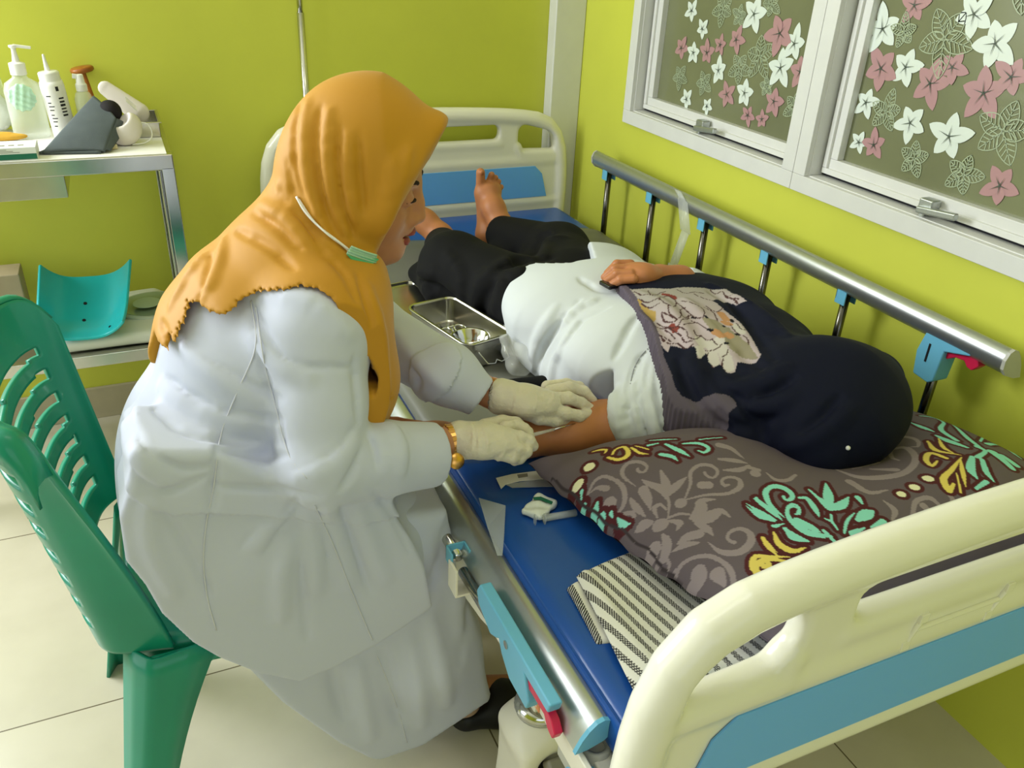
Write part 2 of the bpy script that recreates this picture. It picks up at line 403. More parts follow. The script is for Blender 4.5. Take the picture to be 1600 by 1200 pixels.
# unseen ceiling fitting, added to go with the ceiling fill lamp
cl = thing('added_ceiling_fitting', (0.2, 0.6, ZC), 'white flush ceiling light fitting above the bedside, added for the fill lamp', 'lamp')
M_lamp = mat('lamp_diffuser', 'F5F3EA', 0.5)
put('housing', MB().cbox((-.4, .4, ZC - .03), (.8, .8, ZC)).me(), cl, [M_white], bevel=.005)

# ---- window pair: casings, sashes with stay handles, panes with flower film
M_film = mat('olive_window_film', '74775A', 0.22, noise=0.18, nscale=2.5, coat=0.3)
M_fw = mat('film_white_petal', 'DDE6DE', 0.3, coat=0.3); M_fp = mat('film_pink_petal', 'B48A8E', 0.3, coat=0.3)
M_fg = mat('film_pale_petal', 'A9B598', 0.3, coat=0.3); M_fd = mat('film_vein', '4F5A50', 0.3)
M_outd = mat('outside_shade', '55584A', 0.9)
def ring(mb, x0, x1, y0, y1, z0, z1, w):
    mb.cbox((x0, y0, z0), (x1, y1, z0 + w)); mb.cbox((x0, y0, z1 - w), (x1, y1, z1)); mb.cbox((x0, y0, z0 + w), (x1, y0 + w, z1 - w)); mb.cbox((x0, y1 - w, z0 + w), (x1, y1, z1 - w))
NF = [0]; BND = [0, 9, 0, 9]
def clampyz(p): return (min(max(p[0], BND[0]), BND[1]), min(max(p[1], BND[2]), BND[3]))
def flower(mb, cy, cz, r, ang, style, x):
    """five-petal flower in the y-z plane just in front of the pane"""
    NF[0] += 1; x0_ = x - .00004 * (NF[0] % 7)
    for k in range(5):
        x = x0_ - .0003 * k
        a = ang + k * 2 * math.pi / 5 + random.uniform(-.12, .12); L = r * random.uniform(.85, 1.18); wd = r * .33
        dy, dz = math.cos(a), math.sin(a); ny, nz = -dz, dy
        def pt(t, s_):
            return clampyz(pt_raw(t, s_))
        def pt_raw(t, s_):
            ww = wd * math.sin(math.pi * min(1, t ** .82)) ** .72 * (1 - .12 * t); return (cy + dy * L * t + ny * ww * s_, cz + dz * L * t + nz * ww * s_)
        ts = [0.04, .15, .3, .45, .6, .75, .88, 1.0]
        outl = [pt(t, 1) for t in ts] + [pt(t, -1) for t in reversed(ts[:-1])]
        if style in 'wp':
            mb.m = 1 if style == 'w' else 2
            mb.add([(x, p[0], p[1]) for p in outl], [tuple(range(len(outl)))])
            mb.m = 4; q = (cy + dy * L * .5, cz + dz * L * .5); wv = .0011
            mb.add([(x - .0019, cy + ny * wv, cz + nz * wv), (x - .0019, q[0], q[1]), (x - .0019, cy - ny * wv, cz - nz * wv)], [(0, 1, 2)])
        else:
            wv = .0009
            def strip(P):
                vs = []; fs = []
                for i, p in enumerate(P):
                    q = P[min(i + 1, len(P) - 1)]; o_ = P[max(i - 1, 0)]; ty, tz = q[0] - o_[0], q[1] - o_[1]; l = math.hypot(ty, tz) + 1e-9
                    vs += [(x, p[0] - tz / l * wv, p[1] + ty / l * wv), (x, p[0] + tz / l * wv, p[1] - ty / l * wv)]
                    if i: fs.append((2 * i - 2, 2 * i - 1, 2 * i + 1, 2 * i))
                mb.add(vs, fs)
            mb.m = 3; strip(outl + [outl[0]]); strip([pt(t, 0) for t in ts])
            for t in (.2, .35, .5, .65):
                for s_ in (1, -1): strip([pt(t, 0), pt(min(1, t + .16), .85 * s_)])
def pane(y0, y1, z0, z1, x, parent, flw):
    mb = MB(); mb.cbox((x, y0, z0), (x + .005, y1, z1))
    BND[:] = [y0 + .001, y1 - .001, z0 + .001, z1 - .001]
    for f in flw: flower(mb, *f, x - .0006)
    me_ = mb.me(); me_.clear_geometry() if False else None
    return put('pane', me_, parent, [M_film, M_fw, M_fp, M_fg, M_fd])
def clipped(y0, y1, z0, z1, spec):
    return [(y, z, r, a, s_) for (y, z, r, a, s_) in spec if y0 - r * .1 < y < y1 + r * .1 and z0 - r * .1 < z < z1 + r * .1]
def fpx(lst, xg):
    out = []
    for (px, py, rpx, s_) in lst:
        p = at(px, py, 'x', xg); out.append((p[1], p[2], rpx * (.92 if px < 1300 else .90), random.uniform(0, 6.28), s_))
    return out
XG = XW + .05
F1 = [(1083, 17, .030, 'w'), (1132, 14, .043, 'o'), (1158, 25, .030, 'o'), (1181, 22, .046, 'w'), (1100, 45, .028, 'w'), (1221, 52, .052, 'p'), (1244, 68, .040, 'w'), (1067, 75, .034, 'p'), (1086, 82, .032, 'w'), (1107, 82, .034, 'p'),
      (1128, 70, .026, 'p'), (1153, 62, .034, 'p'), (1190, 88, .056, 'o'), (1125, 110, .036, 'w'), (1157, 106, .045, 'o'), (1222, 106, .046, 'w'), (1253, 112, .040, 'p'), (1064, 120, .036, 'o'), (1102, 130, .036, 'o'), (1200, 135, .028, 'o'),
      (1138, 147, .034, 'p'), (1166, 145, .038, 'w'), (1212, 158, .038, 'p'), (1244, 168, .040, 'o'), (1075, 155, .030, 'w'), (1107, 166, .024, 'w'), (1171, 180, .027, 'p'), (1193, 186, .025, 'p'), (1208, 6, .034, 'o')]
F2 = [(1478, 60, .066, 'o'), (1382, 45, .048, 'w'), (1415, 50, .034, 'o'), (1379, 107, .050, 'p'), (1418, 105, .042, 'w'), (1456, 130, .048, 'p'), (1491, 105, .036, 'p'), (1525, 22, .044, 'w'), (1558, 68, .050, 'w'), (1540, 145, .052, 'p'), (1583, 120, .040, 'p'),
      (1387, 175, .044, 'o'), (1425, 192, .042, 'w'), (1486, 213, .050, 'w'), (1368, 226, .034, 'p'), (1431, 248, .040, 'o'), (1508, 273, .044, 'o'), (1570, 205, .064, 'o'), (1565, 290, .042, 'p'), (1432, 8, .036, 'p'), (1356, 160, .034, 'w'), (1345, 222, .026, 'w')]
for k, (y0, y1, fl) in enumerate(((1.396, 2.113, F1), (0.682, 1.395, F2))):
    wn = MB(); z0, z1 = wz0 - .026, wz1 + .024
    # casing: front band lapping the plaster, then the reveal
    ring(wn, XW - .012, XW + .004, y0, y1, z0, z1, .036 if k == 0 else .036)
    ring(wn, XW + .0, XW + .06, y0 + .026, y1 - .026, z0 + .026, z1 - .026, .012)
    W = put('window_%d' % (k + 1), wn.me(), None, [M_white], kind='structure', bevel=.0015)
    sy0, sy1, sz0, sz1 = y0 + .045, y1 - .045, z0 + .045, z1 - .045
    sb = MB(); ring(sb, XW + .030, XW + .056, sy0, sy1, sz0, sz1, .032); sb.m = 0
    ring(sb, XW + .024, XW + .034, sy0, sy1, sz0, sz1, .012)
    SH = put('sash', sb.me(), W, [M_white], bevel=.0015)
    gk = MB(); ring(gk, XW + .034, XW + .055, sy0 - .006, sy1 + .006, sz0 - .006, sz1 + .006, .007)
    put('gasket', gk.me(), W, [M_hole])
    gy0, gy1, gz0, gz1 = sy0 + .030, sy1 - .030, sz0 + .030, sz1 - .030
    spec = fpx(fl, XG)
    # the film repeats above the picture's edge
    for q in range(26):
        r = random.uniform(.028, .052); c_ = (random.uniform(gy0, gy1), random.uniform(1.27, gz1))
        if all(math.hypot(c_[0] - s_[0], c_[1] - s_[1]) > (r + s_[2]) * .9 for s_ in spec): spec.append((c_[0], c_[1], r, random.uniform(0, 6), random.choice('wpo')))
    pane(gy0, gy1, gz0, gz1, XG - .003, SH, clipped(gy0, gy1, gz0, gz1, spec))
    hy = 1.757 if k == 0 else 1.045; hz = gz0 - .016
    h = MB(); h.box((XW + .014, hy + .012, hz), (.024, .030, .024)); h.box((XW - .002, hy - .020, hz - .004), (.012, .085, .013), rot('x', -6)); h.box((XW + .010, hy + .018, hz - .022), (.010, .012, .030))
    put('stay_handle', h.me(), SH, [M_alu], bevel=.003)

# ------------------------------------------------------------------ bed
BX = 0.792; MZ = 0.562
bed = thing('hospital_bed', (BX, 1.36, 0), 'cream and blue hospital bed with folding aluminium side rails on castors', 'bed')
def board(name, y, out):
    """moulded end board; out = +1 when its outer face looks to +y"""
    v = Vol((BX - .53, y - .05, .24 if out > 0 else .50), (BX + .53, y + .05, .93), .0045)
    arc = [(-.450, .40), (-.456, .60), (-.448, .725), (-.425, .788), (-.385, .822), (-.30, .838), (-.15, .848), (0, .852), (.15, .848), (.30, .838), (.385, .822), (.425, .788), (.448, .725), (.456, .60), (.450, .40)]
    P = spline([(BX + u, y, z) for u, z in arc], 40)
    # slab inside the arch
    def slab(X, Y, Z):
        u = np.abs(X - BX); top = .845 - .35 * np.maximum(u - .18, 0) ** 2; 
        d2 = np.maximum(np.maximum(u - .452, Z - top), (.598 if out < 0 else .30) - Z)
        c = np.sqrt(np.maximum(u - .33, 0) ** 2 + np.maximum(Z - (top - .122), 0) ** 2) - .122
        d2 = np.maximum(d2, c)
        return np.maximum(d2, np.abs(Y - y) - .014)
    v.fn(slab, .008, '+')
    v.chain(P, .0235, .006)
    if out < 0: v.chain([(BX - .45, y, .603), (BX + .45, y, .603)], .0145, .01)
    else: v.chain([(BX - .45, y, .578), (BX + .45, y, .578)], .016, .01)
    # grip openings: a long slot and two rounded holes
    def hole(c0, hw, z0, z1, r, slant=0.0):
        def f(X, Y, Z):
            zc = (z0 + z1) / 2; qx = np.abs(X - c0) - hw + r; qz = np.abs(Z - zc - slant * (X - c0)) - (z1 - z0) / 2 + r
            return np.sqrt(np.maximum(qx, 0) ** 2 + np.maximum(qz, 0) ** 2) + np.minimum(np.maximum(qx, qz), 0) - r + 0 * Y
        return f
    v.fn(hole(BX, .236, .772, .820, .020), .006, '-')
    for s_ in (-1, 1): v.fn(hole(BX + s_ * .362, .062, (.722 if out > 0 else .738), .806, .03, -.25 * s_), .010, '-')
    # raised rims
    for s_ in (-1, 1):
        v.chain([(BX + s_ * .300, y, .748), (BX + s_ * .31, y, .728), (BX + s_ * .42, y, .724)], .0165, .008)
    v.chain([(BX - .24, y, .762), (BX + .24, y, .762)], .0145, .008)
    zr = .706 if out > 0 else .722
    v.chain([(BX - .44, y, zr), (BX + .44, y, zr)], .0155, .012)
    ob = vol_put(name, v, bed, M_cream, smooth=2)
    for s_ in (-1, 1):
        pts = []
        for (u, z) in ((-.405, .592), (.405, .592), (.385, .665), (.36, .690), (-.36, .690), (-.385, .665)): pts.append((BX + u, z if out > 0 else z * .88 + .100))
        yy = y + s_ * .0145
        put('blue_panel', MB().prism(pts, 'y', min(yy, yy + s_ * .003), max(yy, yy + s_ * .003)).me(), ob, [M_bluep], bevel=.001)
    if out < 0:   # moulded H relief with screw heads on the outer face
        h = MB(); hx = BX - .10; hz = .706 + .032
        for (a, b_2) in (((-.055, -.018), (-.040, .014)), ((.065, -.018), (.085, .014)), ((-.045, .0), (.075, .0))):
            A = np.array((hx + a[0], y - .0155, hz + a[1])); B = np.array((hx + b_2[0], y - .0155, hz + b_2[1])); h.cyl(A, B, .0032, n=8)
        for q in ((-.055, -.018), (-.040, .014), (.065, -.018), (.085, .014)): h.box((hx + q[0], y - .016, hz + q[1]), (.012, .005, .012))
        put('relief_mark', h.me(), ob, [M_cream], bevel=.001)
    return ob
HB = board('headboard', .405, -1)
FB = board('footboard', 2.365, 1)

fr = MB()
for x in (.398, 1.19): fr.cbox((x - .014, .47, .452), (x + .014, 2.33, .485))
for y in (.50, 2.31): fr.cbox((.40, y - .02, .462), (1.19, y + .02, .486))
fr.cbox((.41, .80, .40), (1.18, .84, .44)); fr.cbox((.41, 1.98, .40), (1.18, 2.02, .44))
put('bed_frame', fr.me(), bed, [M_creamst], bevel=.004)
pf = MB(); pf.cbox((.415, .48, .470), (1.18, 2.33, .489)); put('mattress_deck', pf.me(), bed, [M_creamst], bevel=.003)
# side bracket with the lower curved edge, stickers
sp = [(.50, .500), (.50, .462), (.79, .458), (.84, .440), (.90, .428), (1.00, .425), (1.06, .412), (1.18, .412), (1.22, .46), (1.22, .500)]
put('side_plate', MB().prism(sp, 'x', .364, .372).me(), bed, [M_creamst], bevel=.002)
def sticker(y0, y1, z0, z1, marks):
    st = MB(); st.cbox((.3625, y0, z0), (.364, y1, z1)); st.m = 1
    for r in range(marks):
        for c_ in range(2):
            yy = y0 + (r + .5) * (y1 - y0) / marks; zz = z0 + (c_ + .5) * (z1 - z0) / 2
            st.cbox((.3621, yy - .004, zz - .004), (.3627, yy + .004, zz + .004))
    put('sticker', st.me(), bed, [M_orange, M_creamst])
sticker(.735, .805, .462, .492, 4); sticker(.640, .705, .462, .490, 3)
for (cx, cy) in ((.455, .80), (1.13, .80), (.455, 2.02), (1.13, 2.02)):
    lg = MB(); lg.prism([(cx - .022, cy - .022), (cx + .022, cy - .022), (cx + .022, cy + .022), (cx - .022, cy + .022)], 'z', .265, .47)
    put('leg_column', lg.me(), bed, [M_creamst], bevel=.003)
    cs = MB(); cs.lathe([(.001, .277), (.034, .277), (.040, .271), (.042, .263), (.040, .255), (.001, .253)], (cx, cy, 0)); cr = put('collar', cs.me(), bed, [M_chrome], smooth=True)
    v = Vol((cx - .09, cy - .11, 0), (cx + .09, cy + .11, .28), .004)
    v.ell((cx, cy, .222), (.052, .056, .042), k=.01)
    v.box((cx - .038, cy - .005, .125), (.014, .052, .100), rad=.012, k=.03); v.box((cx + .038, cy - .005, .125), (.013, .048, .085), rad=.012, k=.03)
    v.ell((cx - .040, cy - .01, .070), (.013, .050, .050), k=.02); v.ell((cx + .040, cy - .01, .070), (.013, .050, .050), k=.02)
    v.box((cx, cy, .06), (.024, .09, .10), rad=.003, k=.006, op='-')
    ca = vol_put('castor_fork', v, bed, M_creamst)
    wl = MB(); wl.lathe([(.001, -.014), (.055, -.016), (.062, -.010), (.062, .010), (.055, .016), (.001, .014)], (cx, cy - .01, .063), R=rot('y', 90)); put('wheel', wl.me(), ca, [M_dark], smooth=True)
    hb = MB(); hb.lathe([(.001, 0), (.026, 0), (.024, .004), (.001, .005)], (cx - .053, cy - .01, .070), R=rot('y', -90)); put('hub_cap', hb.me(), ca, [M_greyp], smooth=True)
    pd = MB(); pd.box((cx + .010, cy - .066, .190), (.050, .030, .035), rot('x', 35)); pd.box((cx + .010, cy - .098, .150), (.054, .020, .062), rot('x', 22)); put('brake_pedal', pd.me(), ca, [M_greyp], bevel=.005)
    pw = MB(); pw.box((cx + .010, cy - .1105, .160), (.018, .004, .014), rot('x', 22)); put('pedal_window', pw.me(), ca, [M_dark])
# drip pole socket, corner bumper and hinge block at the head end
ic = at(930, 1166, 'z', .487)
sk = MB(); sk.cbox((ic[0] - .030, ic[1] - .040, .440), (ic[0] + .045, ic[1] + .040, .474)); put('socket_block', sk.me(), bed, [M_greyl], bevel=.006)
sk = MB(); sk.lathe([(.0195, .43), (.0195, .492), (.017, .494), (.012, .492), (.0115, .462), (.0005, .461)], (ic[0], ic[1], 0)); SO = put('pole_socket', sk.me(), bed, [M_greyl], smooth=True)
sk = MB(); sk.lathe([(.0005, .4625), (.0115, .4625)], (ic[0], ic[1], 0)); put('socket_hole', sk.me(), SO, [M_hole])
bc = at(912, 1200, 'z', .45)
v = Vol((bc[0] - .06, bc[1] - .08, .36), (bc[0] + .06, bc[1] + .06, .50), .004); v.ell((bc[0], bc[1] - .015, .440), (.026, .040, .036)); vol_put('corner_bumper', v, bed, M_cyan)

# ---- side rails
def rail(x, ya, yb, zt, raised, side):
    """aluminium grip bar from ya (head end) to yb with six posts"""
    prof = [(-.024, -.026), (-.016, -.008), (-.008, .004), (.001, .0125), (.010, .015), (.018, .0115), (.0235, .002), (.022, -.010), (.012, -.019), (-.008, -.025)]
    if side > 0: prof = [(-a * 1.05, b * 1.30 - .0045) for a, b in prof][::-1]
    zc = zt - .015
    R = put('side_rail', MB().prism([(x + u, zc + w_) for u, w_ in [(p[0], p[1]) for p in prof]], 'y', ya, yb).me(), bed, [M_alu], smooth=False)
    R.data.polygons.foreach_set('use_smooth', [len(p.vertices) == 4 for p in R.data.polygons]); R.data.set_sharp_from_angle(angle=0.9)
    for e, d_ in ((ya, -1), (yb, 1)):
        put('end_cap', MB().prism([(x + u * 1.04, zc + w_ * 1.04) for u, w_ in prof], 'y', min(e, e + d_ * .006), max(e, e + d_ * .006)).me(), R, [M_cyan if side < 0 else M_greyl])
    ps = [ya + .125 + .2365 * i for i in range(6)]
    sx = x if raised else x - .030
    for i, y in enumerate(ps):
        if raised:
            a = np.array((sx, y, zc - .03)); b = np.array((sx, y + .0, .475))
        else:
            a = np.array((sx - .0, y, zc - .024)); b = np.array((sx - .0, y + .215, zc - .034))
        put('rail_post', MB().cyl(a, b, .0085, n=14).me(), R, [M_dsteel if raised else M_chrome], smooth=True)
        br = MB(); hh = .038 if raised else .024
        zb = zc if raised else zc + .006
        if i > 0:
            br.cbox((sx - .0155, y - .013, zb - .016 - hh), (sx - .0125, y + .013, zb - .012)); br.cbox((sx + .0125, y - .013, zb - .016 - hh), (sx + .0155, y + .013, zb - .012)); br.cbox((sx - .0155, y + .010, zb - .016 - hh * .8), (sx + .0155, y + .013, zb - .012))
            bo = put('rail_bracket', br.me(), R, [M_cyan], bevel=.001)
        if not raised or side > 0:
            pv = MB(); yy = b[1]; q0_, q1_ = (.44, .492) if raised else (.465, .515); pv.cbox((sx - .018, yy - .016, q0_), (sx - .014, yy + .016, q1_)); pv.cbox((sx + .014, yy - .016, q0_), (sx + .018, yy + .016, q1_)); pv.cbox((sx - .016, yy - .016, q0_), (sx + .016, yy + .016, q0_ + .004))
            put('pivot_bracket', pv.me(), R, [M_creamst], bevel=.001)
    low = MB(); low.cbox((sx - .012, ya + .05, .425), (sx + .012, yb + .12, .443)) if raised else low.cbox((x - .004, ya + .10, .470), (x + .004, yb + .22, .485))
    put('lower_channel', low.me(), R, [M_alu], bevel=.002)
    # latch block with red release
    yl = ya + .125
    lt = MB()
    if raised:
        poly = [(yl - .072, zc - .014), (yl - .065, zc - .026), (yl - .018, zc - .040), (yl - .014, zc - .100), (yl - .004, zc - .108), (yl + .030, zc - .104), (yl + .036, zc - .060), (yl + .026, zc - .014)]
        poly = [(y, z) for y, z in poly]
        lt.prism(poly, 'x', sx - .019, sx + .019)
        L = put('rail_latch', lt.me(), R, [M_cyan], bevel=.003)
        rd = MB(); rd.prism([(yl - .075, zc - .028), (yl - .080, zc - .040), (yl - .070, zc - .052), (yl - .060, zc - .050), (yl - .052, zc - .042), (yl - .035, zc - .044), (yl - .018, zc - .055), (yl - .014, zc - .036), (yl - .050, zc - .028)], 'x', sx - .010, sx + .010)
        put('release_handle', rd.me(), L, [M_red], bevel=.002)
        sl = MB(); sl.box((sx - .0193, yl + .012, zc - .055), (.001, .004, .035)); put('latch_slot', sl.me(), L, [M_hole])
    else:
        poly = [(yl + .130, zc - .016), (yl + .140, zc - .034), (yl + .132, zc - .052), (yl + .088, zc - .070), (yl + .070, zc - .060), (yl + .060, zc - .052), (yl + .050, zc - .068), (yl + .022, zc - .088), (yl - .030, zc - .088), (yl - .036, zc - .070), (yl - .020, zc - .036), (yl - .085, zc - .034), (yl - .09, zc - .016)]
        poly = [(a, b + .032) for a, b in poly]; lt.prism(poly, 'x', sx - .010, sx + .008)
        L = put('rail_latch', lt.me(), R, [M_cyan], bevel=.003)
        zc += .022; rd = MB(); rd.prism([(yl - .100, zc - .046), (yl - .094, zc - .060), (yl - .080, zc - .056), (yl - .070, zc - .044), (yl - .030, zc - .046), (yl - .020, zc - .058), (yl - .008, zc - .052), (yl - .012, zc - .034), (yl - .070, zc - .030), (yl - .088, zc - .034)], 'x', sx - .006, sx + .006)
        put('release_handle', rd.me(), L, [M_red], bevel=.002)
        sc = MB(); sc.cyl((sx - .0115, yl + .035, zc - .028), (sx - .010, yl + .035, zc - .028), .006, n=12); put('latch_screw', sc.me(), L, [M_chrome])
    return R
rail(1.252, .760, 2.128, .783, True, 1)
rail(.383, .545, 1.915, .548, False, -1)

# clear plastic tape remnants on the rails
pt_ = lambda *a: at(*a)
tp = MB(); P = [(1.232, 1.70, .785), (1.226, 1.665, .770), (1.222, 1.63, .70), (1.226, 1.665, .60), (1.230, 1.69, .53)]
for i in range(len(P) - 1):
    a, b = np.array(P[i]), np.array(P[i + 1]); wv = np.array((0, .016 + .006 * (i % 2), 0)); tp.add([a - wv, a + wv, b + wv, b - wv], [(0, 1, 2, 3)])
put('plastic_strip', tp.me(), None, [M_clear], solid=.0006, smooth=True, label='clear plastic strip hanging from the raised rail beside the wall', cat='tape')

# ---- mattress and rubber draw sheet
v = Vol((.36, .42, .46), (1.28, 2.38, .60), .006)
v.box((.818, 1.395, .526), (.418, .940, .036), rad=.022)
mt = thing('mattress', (.818, 1.395, .49), 'blue vinyl mattress lying on the hospital bed', 'mattress')
vol_put('cover', v, mt, M_vinyl)
sm_ = MB()
for zz in (.5535,): sm_.tube([(.4065, .50, zz), (.4065, 2.30, zz)], .0022, 8)
put('piping', sm_.me(), mt, [M_vinyl], smooth=True)
nu, nv = 90, 60; U, V_ = np.meshgrid(np.linspace(0, 1, nu), np.linspace(0, 1, nv), indexing='ij')
X0 = np.zeros((nu, nv, 3)); sx_ = .398 + U * .845; far = 2.125 - .06 * np.clip((U - .6) / .4, 0, 1) ** 2 + .012 * np.sin(9 * U)
near = 1.10 + .01 * np.sin(7 * U)
X0[..., 0] = sx_; X0[..., 1] = near + (far - near) * V_; e = np.minimum(U, 1 - U) * .845
X0[..., 2] = .5648 + .003 * np.sin(11 * U + 5 * V_) * np.sin(8 * V_) - .018 * np.exp(-e / .006)
X0[..., 2] += .003 * np.exp(-((V_ - .97) / .02) ** 2)
put('rubber_sheet', grid_me(X0), None, [M_rubber], smooth=True, solid=.0022, label='dark grey rubber sheet spread across the middle of the blue mattress', cat='sheet')

# ------------------------------------------------------------------ instrument trolley against the back wall
CY0, CY1, CX0, CX1, CT = 2.052, 2.40, -.56, .088, .856
cart = thing('instrument_trolley', (-.24, 2.22, 0), 'stainless steel two-tier trolley standing against the lime back wall', 'trolley')
b_ = MB()
b_.cbox((CX0, CY0, CT - .036), (CX1, CY0 + .028, CT)); b_.cbox((CX0, CY1 - .028, CT - .036), (CX1, CY1, CT)); b_.cbox((CX0, CY0 + .02, CT - .036), (CX0 + .028, CY1 - .02, CT)); b_.cbox((CX1 - .028, CY0 + .02, CT - .036), (CX1, CY1 - .02, CT))
b_.cbox((CX0 + .01, CY0 + .01, CT - .010), (CX1 - .01, CY1 - .01, CT - .003))
put('top_shelf', b_.me(), cart, [M_steel], bevel=.003)
b_ = MB(); z0, z1 = .352, .384
b_.cbox((CX0, CY0, z0), (CX1, CY0 + .026, z1)); b_.cbox((CX0, CY1 - .026, z0), (CX1, CY1, z1)); b_.cbox((CX0 + .01, CY0 + .01, z0 + .012), (CX1 - .01, CY1 - .01, z0 + .020)); b_.cbox((CX1 - .026, CY0 + .02, z0), (CX1, CY1 - .02, z1)); b_.cbox((CX0, CY0 + .02, z0), (CX0 + .026, CY1 - .02, z1))
put('bottom_shelf', b_.me(), cart, [M_steel], bevel=.003)
for (lx, ly) in ((CX1 - .014, CY0 + .014), (CX1 - .014, CY1 - .014), (CX0 + .014, CY0 + .014), (CX0 + .014, CY1 - .014)):
    b_ = MB(); b_.cbox((lx - .014, ly - .014, .075), (lx + .014, ly + .014, CT - .03)); b_.cbox((lx - .020, ly - .015, .10), (lx - .016, ly + .015, CT - .036)) if lx > 0 else None
    b_.cbox((lx - .018, ly - .004, .10), (lx - .013, ly + .004, CT - .036))
    put('leg', b_.me(), cart, [M_chrome], bevel=.002)
    b_ = MB(); b_.lathe([(.001, -.011), (.030, -.011), (.034, -.006), (.034, .006), (.030, .011), (.001, .011)], (lx, ly, .034), R=rot('y', 90)); b_.cyl((lx, ly, .05), (lx, ly, .08), .008); put('castor', b_.me(), cart, [M_dark], smooth=True)
b_ = MB(); b_.cbox((-.52, CY0 + .012, .772), (-.140, CY1 - .04, .776)); b_.cbox((-.52, CY0 + .004, .772), (-.140, CY0 + .010, .822)); b_.cbox((-.144, CY0 + .01, .772), (-.140, CY1 - .04, .818)); b_.cbox((-.52, CY1 - .044, .772), (-.14, CY1 - .04, .818))
dr = put('drawer', b_.me(), cart, [M_steel], bevel=.0015)
pap = MB(); pap.cbox((CX0 + .03, CY0 + .004, CT), (CX1 - .012, CY1 - .015, CT + .0012))
M_paper = mat('white_paper', 'E9E7E0', 0.7, noise=0.02)
put('paper_liner', pap.me(), None, [M_paper], label='white paper liner covering the top of the steel trolley', cat='paper')
T = CT + .0014
def zt(px, py, z=T): p = at(px, py, 'z', z); return p
M_trans = mat('clear_pet_plastic', 'E9F0E6', 0.08, alpha=0.38, spec=.8)
M_wplas = mat('white_plastic', 'ECEBE6', 0.3); M_black = mat('black_ink', '1C1C1E', 0.5); M_mint = mat('mint_label', 'BFE6CC', 0.5, noise=0.05)
M_liq = mat('pale_green_liquid', 'CBD8BC', 0.15, alpha=.6); M_gelgreen = mat('deep_green_print', '1E6B52', 0.5)
def place(px, py): q = zt(px, py); return (q[0], q[1], T)
# pump bottle
p = place(52, 214); t = thing('pump_bottle', p, 'clear pump dispenser bottle with a crumpled mint label on the trolley', 'bottle')
b_ = MB(); b_.lathe([(.001, 0), (.032, 0), (.034, .006), (.034, .105), (.030, .122), (.014, .134), (.0125, .142), (.001, .142)], p, sx=1.15, sy=.75); put('bottle_body', b_.me(), t, [M_trans], smooth=True)
b_ = MB(); b_.lathe([(.001, .140), (.017, .140), (.017, .165), (.008, .168), (.005, .190), (.005, .196), (.009, .198), (.009, .203), (.001, .204)], p); b_.box((p[0] + .018, p[1], .1995 + p[2]), (.036, .010, .006), rot('y', 8)); b_.ell if False else None
put('pump_head', b_.me(), t, [M_wplas], smooth=False, bevel=.001)
v = Vol((p[0] - .05, p[1] - .06, p[2] + .05), (p[0] + .05, p[1] + .02, p[2] + .14), .002); v.ell((p[0] - .002, p[1] - .027, p[2] + .094), (.028, .008, .030)); v.disp(lambda X, Y, Z: .0018 * np.sin(330 * X + 200 * Z) * np.sin(290 * Z - 100 * X)); vol_put('mint_label', v, t, M_mint)
# gel bottle
p = place(104, 214); t = thing('gel_bottle', p, 'tall white squeeze gel bottle with pointed nozzle and black print', 'bottle')
R_ = rot('y', -4)
b_ = MB(); b_.lathe([(.001, 0), (.024, 0), (.026, .004), (.026, .118), (.0245, .128), (.001, .130)], p, R=R_); put('bottle_body', b_.me(), t, [M_wplas], smooth=True)
b_ = MB(); b_.lathe([(.001, .128), (.0225, .128), (.0225, .146), (.020, .149), (.006, .150), (.0025, .185), (.001, .186)], p, R=R_); put('nozzle_cap', b_.me(), t, [M_wplas], smooth=False, bevel=.0008)
def wrapmark(mb, o, r, a0, a1, z0, z1, R):
    n = 4; vs = []
    for i in range(n + 1):
        a = a0 + (a1 - a0) * i / n
        for z in (z0, z1): vs.append(np.array(o) + R @ np.array((r * math.cos(a), r * math.sin(a), z)))
    mb.add(vs, [(2 * i, 2 * i + 2, 2 * i + 3, 2 * i + 1) for i in range(n)])
b_ = MB()
for i, z in enumerate((.030, .040, .0475, .055, .066, .074, .082, .097)): wrapmark(b_, p, .0263, -2.25, -1.95 + .1 * (i % 3), z, z + .0022, R_)
for i, (z, h_) in enumerate(((.052, .004), (.060, .003), (.067, .003), (.074, .005), (.082, .004), (.090, .0035))): wrapmark(b_, p, .0263, -1.25, -.80, z, z + h_, R_)
wrapmark(b_, p, .0263, -1.30, -1.05, .108, .118, R_)
put('printed_lettering', b_.me(), t, [M_black])
# spray bottle
p = place(142, 212); t = thing('spray_bottle', p, 'small clear spray bottle with white nozzle beside the gel bottle', 'bottle')
b_ = MB(); b_.lathe([(.001, 0), (.0185, 0), (.020, .004), (.020, .085), (.016, .098), (.010, .104), (.001, .105)], p); put('bottle_body', b_.me(), t, [M_trans], smooth=True)
b_ = MB(); b_.lathe([(.001, .002), (.0175, .002), (.0175, .06), (.001, .06)], p); put('liquid', b_.me(), t, [M_liq], smooth=True)
b_ = MB(); b_.lathe([(.001, .103), (.0125, .103), (.0125, .118), (.0095, .122), (.008, .140), (.001, .141)], p); b_.box((p[0] - .007, p[1] - .002, p[2] + .136), (.016, .009, .010), rot('y', 10)); put('spray_head', b_.me(), t, [M_wplas], smooth=False, bevel=.001)
b_ = MB(); wrapmark(b_, p, .0204, -1.5, -.7, .028, .066, np.eye(3)); b_.m = 1
for i in range(4): wrapmark(b_, p, .0206, -1.35, -.95, .034 + i * .008, .036 + i * .008, np.eye(3))
put('bottle_label', b_.me(), t, [M_mint, M_black])
